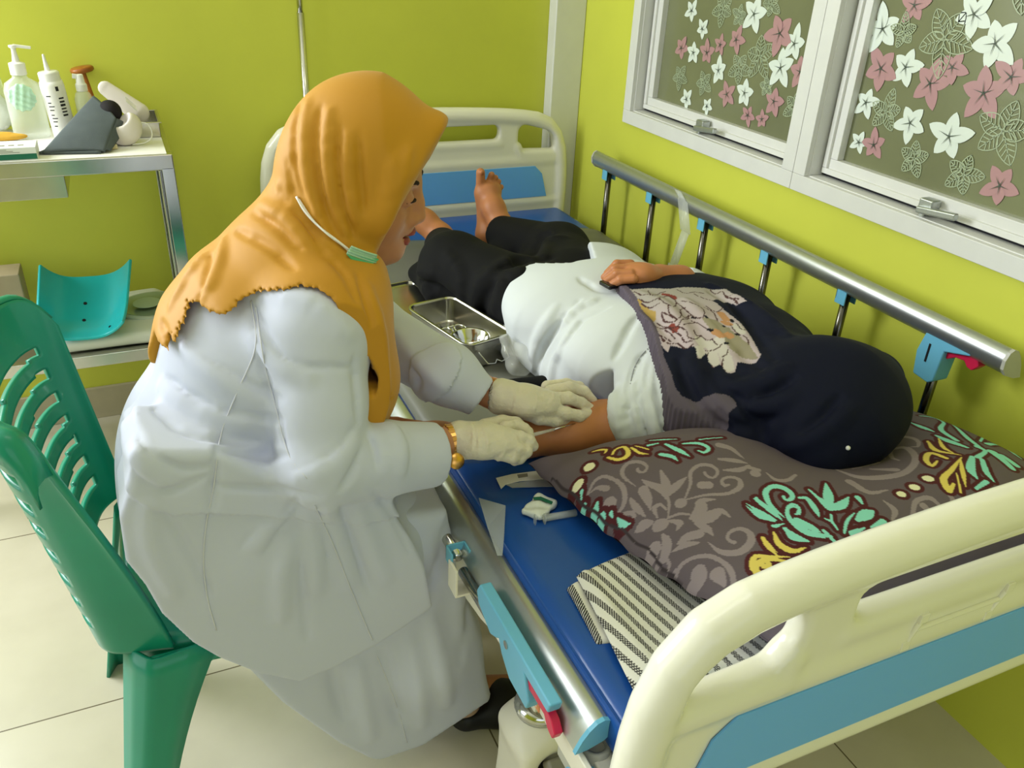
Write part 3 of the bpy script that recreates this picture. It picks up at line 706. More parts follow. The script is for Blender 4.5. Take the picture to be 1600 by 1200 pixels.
# wooden pinard horn standing behind
p = place(158, 192); t = thing('pinard_horn', p, 'brown wooden pinard horn with round disc top standing on the trolley', 'pinard horn')
M_wood = mat('turned_wood', '9A5A22', 0.35, noise=0.2, nscale=30)
R_ = rot('y', -9)
b_ = MB(); b_.lathe([(.001, 0), (.020, 0), (.018, .012), (.009, .035), (.0065, .06), (.006, .120), (.008, .128), (.001, .129)], p, R=R_); put('stem', b_.me(), t, [M_wood], smooth=True)
b_ = MB(); b_.lathe([(.001, .124), (.024, .125), (.0275, .128), (.0275, .134), (.024, .137), (.008, .136), (.001, .134)], p, R=R_); put('ear_disc', b_.me(), t, [M_wood], smooth=True)
# bag of cotton, yellow pouch
p = place(4, 205); t = thing('cotton_bag', p, 'clear plastic bag of white cotton at the left of the trolley', 'bag')
v = Vol((p[0] - .09, p[1] - .07, T - .01), (p[0] + .06, p[1] + .07, T + .16), .004); v.ell((p[0] - .01, p[1], T + .045), (.045, .036, .040), k=.03); v.ell((p[0] - .02, p[1], T + .085), (.030, .026, .022), k=.03); v.disp(lambda X, Y, Z: .004 * np.sin(90 * X + 40 * Z) * np.sin(80 * Z + 30 * Y)); v.cut((0, 0, T + .001), (0, 0, -1)); vol_put('cotton', v, t, mat('cotton', 'E4E6E2', 0.9))
v = Vol((p[0] - .10, p[1] - .08, T - .01), (p[0] + .08, p[1] + .08, T + .18), .005); v.ell((p[0] - .01, p[1], T + .05), (.053, .044, .046), k=.03); v.ell((p[0] - .0, p[1], T + .10), (.026, .02, .035), k=.03); v.disp(lambda X, Y, Z: .003 * np.sin(140 * X + 60 * Z) * np.sin(110 * Z + 90 * Y)); v.cut((0, 0, T + .0012), (0, 0, -1)); vol_put('plastic_bag', v, t, mat('bag_film', 'DCE8DC', 0.08, alpha=0.28, spec=0.8))
p = place(15, 222)
v = Vol((p[0] - .08, p[1] - .03, T - .005), (p[0] + .05, p[1] + .05, T + .03), .003); v.ell((p[0] - .012, p[1] + .008, T + .010), (.052, .018, .008), k=.01); v.ell((p[0] - .03, p[1] + .010, T + .014), (.035, .014, .006), rot('z', 10), k=.01); v.cut((0, 0, T + .0012), (0, 0, -1))
vol_put('cloth_pad', v, None, mat('yellow_pad_cloth', 'D9A63C', 0.7, bump=.3), label='folded yellow pad lying in front of the cotton bag', cat='pad')
# carton
p = zt(28, 246); t = thing('carton', (p[0] - .02, p[1] + .012, T), 'flat white and green carton on the front edge of the trolley', 'box')
b_ = MB(); b_.cbox((-.30, 2.066, T), (-.183, 2.135, T + .026)); put('carton_body', b_.me(), t, [mat('carton_white', 'E8ECE8', 0.45)], bevel=.001)
b_ = MB(); b_.cbox((-.30, 2.0654, T + .001), (-.1835, 2.066, T + .0125)); put('green_band', b_.me(), t, [M_gelgreen])
b_ = MB()
for i in range(3): b_.cbox((-.297, 2.0654, T + .0155 + i * .003), (-.215 - .012 * i, 2.066, T + .0165 + i * .003))
for i in range(5): b_.cbox((-.29 + .018 * i, 2.085, T + .0262), (-.279 + .018 * i, 2.093, T + .0266))
put('printed_lines', b_.me(), t, [M_greyp])
# blood pressure cuff: folded grey fabric with open end
M_cuff = mat('charcoal_cuff_fabric', '50585A', 0.75, noise=0.06, nscale=40, bump=.3, bscale=500)
c0 = zt(72, 243); A = np.array((-.170, 2.105, T + .004)); 
ctr = np.array([(-.165, 2.100), (-.02, 2.085), (.000, 2.150), (.035, 2.27), (-.045, 2.30), (-.11, 2.19)])
t = thing('pressure_cuff', (-.07, 2.17, T), 'folded charcoal blood pressure cuff lying on white paper', 'blood pressure cuff')
def sheet(c4, n, f, name, parent, m, th, **kw):
    U, V_ = np.meshgrid(np.linspace(0, 1, n), np.linspace(0, 1, n), indexing='ij'); c4 = [np.array(c, float) for c in c4]
    X = c4[0] * ((1 - U) * (1 - V_))[..., None] + c4[1] * (U * (1 - V_))[..., None] + c4[2] * (U * V_)[..., None] + c4[3] * ((1 - U) * V_)[..., None]
    X = X + f(U, V_); return put(name, grid_me(X), parent, [m], smooth=True, solid=th, **kw)
z_ = lambda U, V_: np.zeros(U.shape + (3,))
def bulge(h): 
    def f(U, V_): o = np.zeros(U.shape + (3,)); o[..., 2] = h * np.sin(math.pi * U) ** .7 * (.4 + .6 * np.sin(math.pi * V_)); return o
    return f
sheet([(-.175, 2.100, T + .004), (-.050, 2.086, T + .004), (-.016, 2.15, T + .062), (-.055, 2.225, T + .098)], 24, bulge(.010), 'upper_fold', t, M_cuff, .006)
sheet([(-.182, 2.102, T + .004), (-.060, 2.082, T + .004), (-.020, 2.18, T + .004), (-.100, 2.25, T + .006)], 20, z_, 'lower_fold', t, M_cuff, .006)
sheet([(-.050, 2.088, T + .006), (-.040, 2.092, T + .003), (.004, 2.18, T + .040), (-.016, 2.150, T + .062)], 16, bulge(.006), 'side_fold', t, M_cuff, .005)
v = Vol((-.07, 2.12, T + .0), (.04, 2.26, T + .12), .003); v.ell((-.026, 2.19, T + .070), (.024, .028, .026), rot('z', 30), k=.01); v.ell((-.03, 2.20, T + .03), (.025, .03, .028), k=.02); vol_put('inner_bladder', v, t, mat('black_fabric', '1B1718', 0.85))
# white stand / mask cup with strap
M_pearl = mat('pearl_white_plastic', 'E3DAD3', 0.35)
p = place(192, 226); t = thing('breathing_mask', p, 'white cup-shaped mask with a thin elastic beside the cuff', 'mask')
v = Vol((p[0] - .06, p[1] - .05, T - .01), (p[0] + .08, p[1] + .07, T + .10), .003)
v.ell((p[0] + .012, p[1] - .005, T + .036), (.034, .030, .040), rot('y', 35)); v.ell((p[0] - .006, p[1] - .012, T + .070), (.030, .028, .026), rot('y', 35), k=.006, op='-'); v.cut((0, 0, T + .0012), (0, 0, -1)); vol_put('mask_cup', v, t, M_pearl)
b_ = MB(); b_.tube(spline([(p[0] + .035, p[1], T + .05), (p[0] + .060, p[1] - .005, T + .045), (p[0] + .066, p[1] - .01, T + .02), (p[0] + .05, p[1] - .015, T + .006), (p[0] + .02, p[1] - .02, T + .004)], 16), .0016, 8); put('elastic_strap', b_.me(), t, [M_wplas], smooth=True)
p = place(190, 200); t = thing('scoop', p, 'rounded white plastic scoop leaning behind the mask', 'scoop')
v = Vol((p[0] - .07, p[1] - .06, T), (p[0] + .09, p[1] + .08, T + .13), .003); a = np.array((p[0] - .020, p[1] + .02, T + .092)); b2 = np.array((p[0] + .045, p[1] + .0, T + .035)); v.cap(a, b2, .018, .026, flat=(0, 1, 0), fs=.5); v.disp(lambda X, Y, Z: 0 * X + 0 * Y + 0 * Z); v.cut((0, 0, T + .002), (0, 0, -1)); vol_put('scoop_body', v, t, M_pearl)
# small steel tray with glass
b_ = MB(); c = zt(238, 212)
def tray(mb, lo, hi, z0, z1, w=.0022, rim=.006):
    x0, y0 = lo; x1, y1 = hi
    mb.cbox((x0, y0, z0), (x1, y1, z0 + w)); mb.cbox((x0, y0, z0), (x0 + w, y1, z1)); mb.cbox((x1 - w, y0, z0), (x1, y1, z1)); mb.cbox((x0, y0, z0), (x1, y0 + w, z1)); mb.cbox((x0, y1 - w, z0), (x1, y1, z1))
    ring(mb, 0, 0, 0, 0, 0, 0, 0) if False else None
    for a, b in (((x0 - rim, y0 - rim), (x1 + rim, y0)), ((x0 - rim, y1), (x1 + rim, y1 + rim)), ((x0 - rim, y0), (x0, y1)), ((x1, y0), (x1 + rim, y1))): mb.cbox((a[0], a[1], z1 - .002), (b[0], b[1], z1))
tray(b_, (.022, 2.225), (.076, 2.375), T, T + .036)
t = thing('steel_dish', (.05, 2.29, T), 'small deep stainless steel dish at the right end of the trolley', 'dish')
put('dish_body', b_.me(), t, [M_steel], bevel=.001)
b_ = MB(); b_.box((.022, 2.30, T + .066), (.030, .06, .002), rot('y', 48)); put('glass_slide', b_.me(), None, [mat('thin_glass', 'DDE2D0', 0.05, alpha=0.4)], label='thin clear glass plate leaning in the steel dish', cat='glass plate')
b_ = MB(); c = zt(174, 233); b_.box((c[0], c[1], T + .006), (.026, .014, .011), rot('z', 8)); put('eraser', b_.me(), None, [mat('beige_eraser', 'D8CCA0', 0.6)], bevel=.0015, label='small beige block in front of the white mask', cat='eraser')

# ---- baby scale on the lower shelf with its turquoise pan
Z2 = .3845
t = thing('baby_scale', (-.10, 2.22, Z2), 'white baby scale base with round glass dial on the lower shelf', 'scale')
v = Vol((-.33, 2.03, Z2 - .02), (.10, 2.42, Z2 + .08), .004)
v.box((-.13, 2.225, Z2 + .016), (.140, .150, .016), rad=.014); v.ell((.005, 2.22, Z2 + .018), (.085, .150, .018), k=.02); v.cut((0, 0, Z2 + .0005), (0, 0, -1))
base = vol_put('scale_base', v, t, mat('ivory_plastic', 'D9DBD0', 0.3))
b_ = MB(); b_.lathe([(.001, .0), (.088, 0), (.092, .003), (.092, .006), (.087, .008), (.001, .009)], (-.010, 2.235, Z2 + .033), n=48); put('dial_rim', b_.me(), base, [mat('pale_rim', 'C5CDBC', 0.2)], smooth=True)
b_ = MB(); b_.lathe([(.001, .010), (.080, .0095), (.080, .0085), (.001, .0085)], (-.010, 2.235, Z2 + .033), n=48); b_.m = 1; b_.lathe([(.001, .0115), (.034, .011), (.035, .010), (.001, .0098)], (-.022, 2.215, Z2 + .044), n=32)
put('dial_face', b_.me(), base, [mat('dial_green_glass', '8FA083', 0.08, coat=.5), mat('dial_disc', 'AFC0A8', 0.2)], smooth=False)
# pan: trough with curved raised sides, leaning on the wall side
n = 40; U, V_ = np.meshgrid(np.linspace(-1, 1, n), np.linspace(0, 1, n), indexing='ij')
bl, br, tl, tr = [np.array(q) for q in (at(58, 541, 'y', 2.07), at(196, 532, 'y', 2.07), at(64, 424, 'y', 2.27), at(206, 415, 'y', 2.27))]
u_ = (U + 1) / 2
X = bl * ((1 - u_) * (1 - V_))[..., None] + br * (u_ * (1 - V_))[..., None] + tl * ((1 - u_) * V_)[..., None] + tr * (u_ * V_)[..., None]
nrm = np.cross(br - bl, tl - bl); nrm /= np.linalg.norm(nrm)
depth = .060 * (np.abs(U) ** 3.2) + .050 * np.clip((.42 - V_) / .42, 0, 1) ** 1.6
nrm = nrm if nrm[1] < 0 else -nrm; X = X + nrm * (depth - .042)[..., None]
X[..., 2] += .006
t = thing('scale_pan', (-.15, 2.2, Z2 + .06), 'glossy turquoise curved baby scale pan tilted on the scale base', 'scale pan')
put('pan_shell', grid_me(X), t, [M_turq], smooth=True, solid=.008, bevel=.003)
# holes in the pan
b_ = MB()
for (px, py) in ((135, 477), (132, 502), (173, 512)):
    b_ = MB()
    i = np.argmin([abs(0)]) ; d = ray(px, py)
    P_ = X.reshape(-1, 3); w_ = P_ - CAM; tt = w_ @ d; dd = np.linalg.norm(w_ - tt[:, None] * d, axis=1); q = P_[np.argmin(dd)]
    Nn = nrm if nrm[1] < 0 else -nrm; b_.cyl(q + Nn * .0040, q + Nn * .0052, .0045, n=10); put('drain_hole', b_.me(), t, [M_hole])
b_ = MB(); b_.cbox((-.45, 2.30, Z2), (-.305, 2.385, Z2 + .135)); put('storage_box', b_.me(), None, [mat('beige_box', 'A9997A', 0.7, noise=.06)], bevel=.003, label='plain beige box on the lower shelf behind the chair back', cat='box')

# ---- drip pole clamped to the foot end of the bed
pz = at(472, 60, 'y', 2.415); DP = put('drip_pole', MB().cyl((pz[0], 2.415, .40), (pz[0], 2.415, 1.12), .0095, n=16).me(), bed, [M_steel], smooth=True)
put('upper_pole', MB().cyl((pz[0], 2.415, 1.10), (pz[0], 2.415, 1.85), .0072, n=16).me(), DP, [M_chrome], smooth=True)
b_ = MB(); b_.tube([(pz[0] - .09, 2.415, 1.83), (pz[0] - .07, 2.415, 1.80), (pz[0], 2.415, 1.85), (pz[0] + .07, 2.415, 1.80), (pz[0] + .09, 2.415, 1.83)], .004, 8); put('hook', b_.me(), DP, [M_chrome], smooth=True)
b_ = MB(); b_.cbox((pz[0] - .02, 2.38, .45), (pz[0] + .02, 2.43, .48)); put('clamp', b_.me(), DP, [M_greyl], bevel=.003)

# ------------------------------------------------------------------ green moulded chair
ch = thing('plastic_chair', (.08, 1.17, 0), 'green moulded plastic chair with slotted back under the seated nurse', 'chair')
def lerp(a, b, t): return np.array(a) * (1 - t) + np.array(b) * t
plan_top = [(-.100, .950), (-.150, .966), (-.205, 1.00), (-.238, 1.08), (-.245, 1.18), (-.238, 1.28), (-.212, 1.36), (-.172, 1.395), (-.150, 1.400)]
plan_bot = [(-.055, .975), (-.128, .993), (-.150, 1.02), (-.160, 1.09), (-.162, 1.18), (-.160, 1.27), (-.148, 1.34), (-.122, 1.378), (-.100, 1.382)]
nu, nv = 96, 84
pt_s = spline([(a, b, 0) for a, b in plan_top], nu)[:, :2]; pb_s = spline([(a, b, 0) for a, b in plan_bot], nu)[:, :2]
tt = np.linspace(0, 1, nv)[None, :, None]
XY = pb_s[:, None] * (1 - tt) + pt_s[:, None] * tt
s_ = np.linspace(-1, 1, nu)
top = .805 + .012 * (1 - s_ ** 2) - .055 * np.clip((np.abs(s_) - .80) / .20, 0, 1) ** 2
Xc = np.zeros((nu, nv, 3)); Xc[..., :2] = XY
Xc[..., 2] = .415 + (top[:, None] - .415) * tt[..., 0]
# near wing narrows towards the top corner
fold = np.clip((-s_ - .66) / .34, 0, 1); Xc[..., 0] += (fold[:, None] * .045 * (tt[..., 0] ** 1.5) * -1)
fs_ = []
idx = lambda i, j: i * nv + j
S_, T_ = np.meshgrid((s_[:-1] + s_[1:]) / 2, (np.linspace(0, 1, nv)[:-1] + np.linspace(0, 1, nv)[1:]) / 2, indexing='ij')
keep = np.ones(S_.shape, bool)
for k in range(7):
    tc_ = .135 + k * .105
    ctr_ = tc_ + .020 * (S_ + .0) ** 2; half = .026 * (1 - .25 * S_ ** 2)
    keep &= ~((np.abs(T_ - ctr_) < half) & ((S_ > -.62) & (S_ < .80)))
I, J = np.where(keep); Q = np.stack([I * nv + J, (I + 1) * nv + J, (I + 1) * nv + J + 1, I * nv + J + 1], 1)
me_ = bpy.data.meshes.new('back'); fill(me_, Xc.reshape(-1, 3), Q)
bm = bmesh.new(); bm.from_mesh(me_); bmesh.ops.delete(bm, geom=[v for v in bm.verts if not v.link_faces], context='VERTS'); bm.to_mesh(me_); bm.free()
bk = put('backrest', me_, ch, [M_green], smooth=True, solid=.009)
# rolled lip along the top edge, turned outwards
lipo = []
for i in range(0, nu, 2):
    p_ = Xc[i, -1]; q_ = np.array((.04, 1.18)); o_ = p_[:2] - q_; o_ /= np.linalg.norm(o_)
    lipo.append([p_ + np.array((o_[0] * a, o_[1] * a, z)) for a, z in ((0, .001), (.012, .004), (.022, .0), (.026, -.012), (.026, -.030))])
put('rolled_rim', grid_me(np.array(lipo)), bk, [M_green], smooth=True, solid=.005)
# seat with a dropped apron
n = 48; U, V_ = np.meshgrid(np.linspace(-1, 1, n), np.linspace(-1, 1, n), indexing='ij')
r_ = np.maximum(np.abs(U), np.abs(V_)); ang = np.arctan2(V_, U); den = (np.abs(np.cos(ang)) ** 5 + np.abs(np.sin(ang)) ** 5) ** (1 / 5)
ex = .205 * np.cos(ang) / den * r_; ey = .212 * np.sin(ang) / den * r_
X = np.zeros((n, n, 3)); X[..., 0] = .080 + ex; X[..., 1] = 1.178 + ey * (1 + .05 * U); X[..., 2] = .420 - .012 * (1 - r_ ** 2) - .045 * np.clip((r_ - .93) / .07, 0, 1) ** 2
put('seat', grid_me(X), ch, [M_green], smooth=True, solid=.007)
def leg(corner, foot, d1, d2, w1, w2, name='leg'):
    """angle-section leg: corner line, two flanges along d1 and d2 that narrow to the foot"""
    c = np.array(corner, float); f = np.array(foot, float); d1 = np.array(d1, float); d2 = np.array(d2, float); k = 14; X = []
    for i in range(k):
        t = i / (k - 1); o = c * (1 - t) + f * t; fl = (1 - t) ** 3.0
        a = w1[0] * (1 - t) + w1[1] * t + w1[2] * fl; b = w2[0] * (1 - t) + w2[1] * t + w2[2] * fl
        z = np.array((0, 0, 0.0)); X.append([o + d1 * a, o + d1 * a * .5, o + d1 * .010, o + (d1 + d2) * .0015, o + d2 * .010, o + d2 * b * .5, o + d2 * b])
    return put(name, grid_me(np.array(X)), ch, [M_green], smooth=True, solid=.006)
leg((-.085, .955, .418), (-.165, .925, 0), (-.62, .78, 0), (.98, .12, 0), (.055, .036, .0), (.050, .034, .045))
leg((-.100, 1.392, .418), (-.190, 1.405, 0), (-.45, -.89, 0), (.98, -.1, 0), (.050, .036, 0), (.05, .034, .04))
leg((.245, .985, .418), (.30, 1.06, 0), (.2, .98, 0), (-.99, .05, 0), (.050, .034, 0), (.045, .034, .05))
leg((.245, 1.384, .418), (.29, 1.36, 0), (.2, -.98, 0), (-.99, -.05, 0), (.050, .034, 0), (.045, .034, .05))
ap = MB(); ap.prism([(-.09, .415), (.245, .415), (.240, .38), (.20, .39), (.0, .385), (-.04, .36), (-.088, .33)], 'y', .962, .968); 
put('side_apron', ap.me(), ch, [M_green], bevel=.002)
b_ = MB(); a = at(183, 1013, 'y', .985); c = at(262, 962, 'y', .950)

# ------------------------------------------------------------------ pillow with a damask print
def bil(c4, U, V_):
    c4 = [np.array(c, float) for c in c4]
    return c4[0] * ((1 - U) * (1 - V_))[..., None] + c4[1] * (U * (1 - V_))[..., None] + c4[2] * (U * V_)[..., None] + c4[3] * ((1 - U) * V_)[..., None]
MT = .562
PC = [(.500, .985), (1.205, .915), (1.235, .475), (.600, .478)]     # far-left, far-right, near-right, near-left
def pillow_xyz(U, V_, side):
    """U,V in 0..1; side +1 top, -1 underside"""
    P = np.zeros(U.shape + (3,)); Bx = bil([c + (0,) for c in PC], U, V_)
    s_, t_ = 2 * U - 1, 2 * V_ - 1
    # waisted edges, pointed corners
    wx = 1 + .035 * (1 - t_ ** 2) * np.abs(s_) ** 3; wy = 1 - .060 * (1 - s_ ** 2) * np.abs(t_) ** 3
    cx, cy = np.mean([c[0] for c in PC]), np.mean([c[1] for c in PC])
    P[..., 0] = cx + (Bx[..., 0] - cx) * wx; P[..., 1] = cy + (Bx[..., 1] - cy) * wy
    pr_ = (np.clip(1 - np.abs(s_) ** 2.8, 0, 1) ** .55) * (np.clip(1 - np.abs(t_) ** 2.8, 0, 1) ** .55)
    zs = MT + .032 + .004 * np.sin(6 * U + 3 * V_)
    zs = zs + .028 * np.exp(-((U - 0) ** 2 + (V_ - .95) ** 2) / .08)          # lies over the striped cloth here
    if side > 0:
        z = zs + .104 * pr_ * (1 + .10 * np.sin(5 * U + 1) * np.cos(4 * V_)) 
        z = z - .052 * np.exp(-(((P[..., 0] - .935) / .125) ** 2 + ((P[..., 1] - .81) / .12) ** 2))  # dent under the head
        z = z - .045 * np.exp(-(((P[..., 0] - .80) / .16) ** 2 + ((P[..., 1] - .96) / .06) ** 2))
        # small creases from the corners and along the hem
        z = z + .0035 * np.sin(46 * U + 9 * V_) * np.exp(-V_ / .10) + .003 * np.sin(60 * V_) * np.exp(-U / .06) + .0035 * np.sin(40 * U) * np.exp(-(1 - V_) / .08)
    else: z = np.maximum(zs - .034 * pr_, MT + .003)
    P[..., 2] = z; return P
# print: strokes traced as polylines with a width at every point, laid on the cloth from above
G5 = lambda L: [(900 + x / 3.3325, 640 + y / 3.3325, w_ / 3.3325) for x, y, w_ in L]
G8 = lambda L: [(1000 + x / 2.6667, 480 + y / 2.6667, w_ / 2.6667) for x, y, w_ in L]
grey = [G5(L) for L in [
 [(310,400,3),(255,360,14),(240,320,18),(270,280,20),(330,275,18),(370,300,14),(355,325,12),(325,325,14),(320,310,14)],
 [(60,440,10),(100,370,14),(150,350,15),(210,370,18),(250,420,22),(250,490,20),(215,550,12)], [(60,440,4),(110,405,14),(155,408,28),(165,415,22)], [(172,490,58),(176,490,58)],
 [(470,462,12),(440,412,36),(380,388,24),(345,368,8)],[(472,450,24),(468,390,40),(442,320,12)],[(480,440,24),(520,400,40),(577,352,5)],
 [(350,420,46),(375,470,36),(388,520,6)],[(285,470,16),(318,515,30),(360,560,6)],
 [(560,480,5),(595,390,14),(598,325,18),(645,292,20),(705,298,20),(738,328,14),(715,358,12),(682,350,14),(670,330,14)],
 [(655,395,42),(690,395,42)],[(545,488,50),(550,488,46)],[(570,470,6),(680,445,14),(790,440,20),(852,408,26),(850,370,20),(805,355,16),(760,368,14),(768,398,18),(795,395,12)],
 [(600,565,20),(650,520,56),(650,480,36),(725,468,6)],[(620,575,24),(690,560,62),(755,530,30),(800,558,10)],[(625,590,18),(680,620,34),(712,655,8)],
 [(435,600,60),(445,600,60)],[(480,565,6),(485,490,14),(478,460,10)],[(470,572,8),(535,545,15),(590,545,10)],[(425,565,6),(408,512,22),(440,492,14),(472,520,8)],
 [(480,580,10),(540,592,30),(522,630,5)],[(685,690,3),(750,740,22),(850,742,36),(908,695,36),(902,642,28),(850,622,20),(795,645,16),(792,680,14),(825,692,18)],
 [(530,700,8),(570,668,34),(640,650,44)],[(500,740,6),(565,705,30),(635,695,14)],[(512,1010,10),(512,900,15),(540,820,17),(620,768,17),(710,765,19),(780,808,22),(820,880,24),(812,930,18)],
 [(640,845,60),(640,890,60),(600,925,50)],[(735,855,60),(770,915,20)],[(450,650,10),(472,700,40),(460,765,36),(415,830,16),(340,855,12),(270,830,5)],[(400,740,56),(404,742,56)],
 [(200,730,34),(250,775,22),(292,812,3)],[(115,675,12),(170,745,6)],[(302,770,10),(345,815,30),(400,835,10)],[(210,590,5),(238,552,16),(285,540,20),(305,560,14),(280,580,12)],
 [(310,640,8),(350,605,42),(395,590,16)],[(420,690,6),(470,780,10),(480,850,12),(430,930,8)],[(400,880,4),(470,910,16),(520,1000,10)],[(560,990,20),(610,1010,20)],
 [(745,200,40),(800,215,30),(870,265,6)],[(745,265,16),(830,275,30),(890,290,6)],[(770,320,10),(850,320,30),(900,300,10)],[(930,340,44),(934,342,44)],[(900,310,24),(950,325,22)],
 [(990,340,6),(1040,375,20),(1100,378,22),(1140,355,14)],[(510,870,20),(490,930,16)],[(140,540,0.1),(190,520,8)],[(820,500,0.1),(824,500,1)]]]
grey += [G8(L) for L in [
 [(800,690,8),(900,722,26),(1000,722,32),(1100,700,26),(1145,645,22),(1105,592,20),(1045,600,15),(1050,640,12),(1075,650,8)],[(1020,565,10),(1095,545,16),(1150,560,14),(1155,590,10),(1130,590,8)],
 [(870,740,30),(950,780,22),(1030,770,6)],[(960,690,14),(1060,690,28)],[(1135,865,14),(1150,812,18),(1205,798,20),(1245,828,14)],[(905,620,12),(1010,640,14)],[(1180,830,26),(1195,845,20)],
 [(1010,450,16),(1050,470,12),(1070,450,8)],[(960,600,5),(1000,560,14),(1060,575,10)],[(880,690,6),(990,660,12)],[(1010,810,4),(1060,850,22),(1050,890,8)],[(1250,760,6),(1300,800,16),(1290,830,8)],
 [(1090,430,14),(1060,410,10)],[(985,530,10),(1020,540,20),(1040,520,6)]]]
turq = [G5(L) for L in [[(885,505,2),(960,560,26),(1030,582,14)],[(932,468,14),(990,512,26),(1070,572,3)],[(1060,562,4),(1000,490,18),(985,432,22),(1032,408,24),(1090,422,26),(1125,455,22),(1112,480,14),(1085,472,12),(1080,458,12)],
 [(1040,612,16),(1072,600,6)],[(1092,622,12),(1130,670,34),(1215,692,4)],
 [(1290,668,14),(1200,650,18),(1122,592,16),(1095,540,14),(1118,510,14),(1160,520,12),(1162,548,10),(1142,550,10)],
 [(40,510,24),(28,552,34)],[(110,490,12),(90,555,40),(84,580,20)],[(128,555,10),(130,600,30),(130,630,16)],[(182,535,16),(190,570,4)],[(215,560,5),(248,600,24),(280,600,4)],[(28,435,14),(28,470,4)],
 [(375,198,16),(425,190,8)],[(440,238,20),(500,250,22),(530,272,3)],[(465,192,14),(540,222,24),(592,250,4)],[(555,190,10),(640,190,20),(688,212,18),(668,232,14),(635,222,8)],[(640,175,8),(760,168,6)],[(380,180,6),(450,175,10),(520,172,4)]]]
turq += [G8(L) for L in [[(440,820,2),(510,862,18),(565,890,8)],[(482,798,10),(540,850,18),(592,892,3)],[(600,880,4),(540,822,14),(526,772,17),(560,750,19),(610,765,20),(635,790,13),(610,810,10),(595,795,9)],
 [(555,915,14),(600,905,4)],[(600,925,12),(650,962,28),(705,978,3)],[(795,960,14),(705,938,15),(632,892,13),(612,850,12),(632,825,11),(660,836,9),(655,860,7)],[(662,800,10),(692,802,16),(730,848,20),(745,878,3)],
 [(770,745,5),(782,790,34),(785,820,30)],[(702,768,8),(740,800,14),(785,832,40)],[(868,798,4),(835,832,36),(790,842,26)],[(770,885,6),(798,898,10),(822,930,6)],[(655,895,34),(720,925,26),(752,942,3)],
 [(905,800,20),(925,825,8)],[(905,890,16),(940,868,44),(968,855,12)],[(850,945,8),(862,895,12),(892,862,4)],[(885,945,26),(935,922,6)],[(960,920,6),(1012,898,26)],[(765,935,14),(815,985,14)],[(795,870,10),(800,900,8)],
 [(1120,485,2),(1180,512,20),(1222,530,5)],[(1315,572,16),(1250,524,17),(1262,490,11),(1230,468,15),(1165,460,8)],[(1228,545,8),(1285,574,28),(1355,602,14)],[(1400,602,24),(1432,620,14),(1400,642,20)],
 [(1300,500,8),(1355,560,18),(1405,602,14)],[(1340,488,12),(1400,540,24),(1445,562,12)],[(1440,592,22),(1485,590,8)],[(1490,570,8),(1540,622,20),(1582,655,5)],[(1378,640,16),(1375,690,28),(1402,722,6)],[(1460,625,34),(1545,690,20)],
 [(1418,650,14),(1440,700,20),(1472,735,5)],[(1500,640,20),(1560,680,24)],[(1400,760,12),(1440,735,18)],[(1160,440,3),(1230,462,8)],[(1470,560,10),(1500,580,14)],[(1410,580,8),(1440,540,6)]]]
yel = [G5(L) for L in [[(85,222,8),(118,214,15),(158,214,12),(150,228,7)],[(165,252,12),(220,262,18),(270,240,22),(248,202,16),(205,212,12),(190,235,12)],[(288,208,12),(330,230,15),(375,236,3)],[(308,200,7),(375,215,8)],
 [(1110,770,6),(1000,768,16),(930,770,24),(920,830,24),(960,850,16)],[(970,670,14),(1000,710,24),(1045,745,3)],[(1030,645,10),(1060,705,26),(1120,740,22),(1190,720,3)],[(1000,805,24),(1004,806,24)]]]
yel += [G8(L) for L in [[(512,965,14),(535,1000,18),(575,1040,3)],[(555,940,6),(582,992,24),(640,1018,20),(690,1005,3)],[(610,1060,8),(530,1052,20),(482,1078,26),(485,1120,16)],[(515,1080,20),(550,1085,10)],
 [(1195,568,7),(1232,610,18),(1332,632,3)],[(1240,560,5),(1262,600,14),(1300,622,4)],[(1272,642,13),(1205,620,19),(1188,648,17),(1212,672,13),(1235,652,7)],[(1335,640,4),(1292,690,17),(1262,722,22),(1285,768,22),(1305,742,10)],[(1330,650,5),(1342,700,16),(1355,752,3)],[(1315,700,4),(1335,775,8)]]]
cream = [G5(L) for L in [[(68,298,46),(72,298,46)],[(8,392,44),(12,392,44)],[(905,1130,20),(908,1132,20)]]] + [G8(L) for L in [[(1085,785,28),(1088,785,28)],[(1140,757,32),(1143,757,32)],[(1196,722,34),(1199,722,34)]]]
GP = 220
_u, _v = np.meshgrid(np.linspace(0, 1, GP), np.linspace(0, 1, GP), indexing='ij'); _pg = pillow_xyz(_u, _v, 1)
def zpil(x, y):
    d = (_pg[..., 0] - x) ** 2 + (_pg[..., 1] - y) ** 2; return _pg[..., 2].ravel()[np.argmin(d)]
def lay(px, py):
    z = .64; p = at(px, py, 'z', z)
    for _ in range(4): z = .5 * z + .5 * zpil(p[0], p[1]); p = at(px, py, 'z', z)
    return p
def strokes(lst):
    out = []
    for L in lst:
        q = [];
        for (x, y, w_) in L:
            p = lay(x, y); q.append((p[0], p[1], w_ / 1302.0 * np.linalg.norm(p - CAM) * .5 * 1.15))
        out.append(spline(q, max(3, 3 * len(q))))
    return out
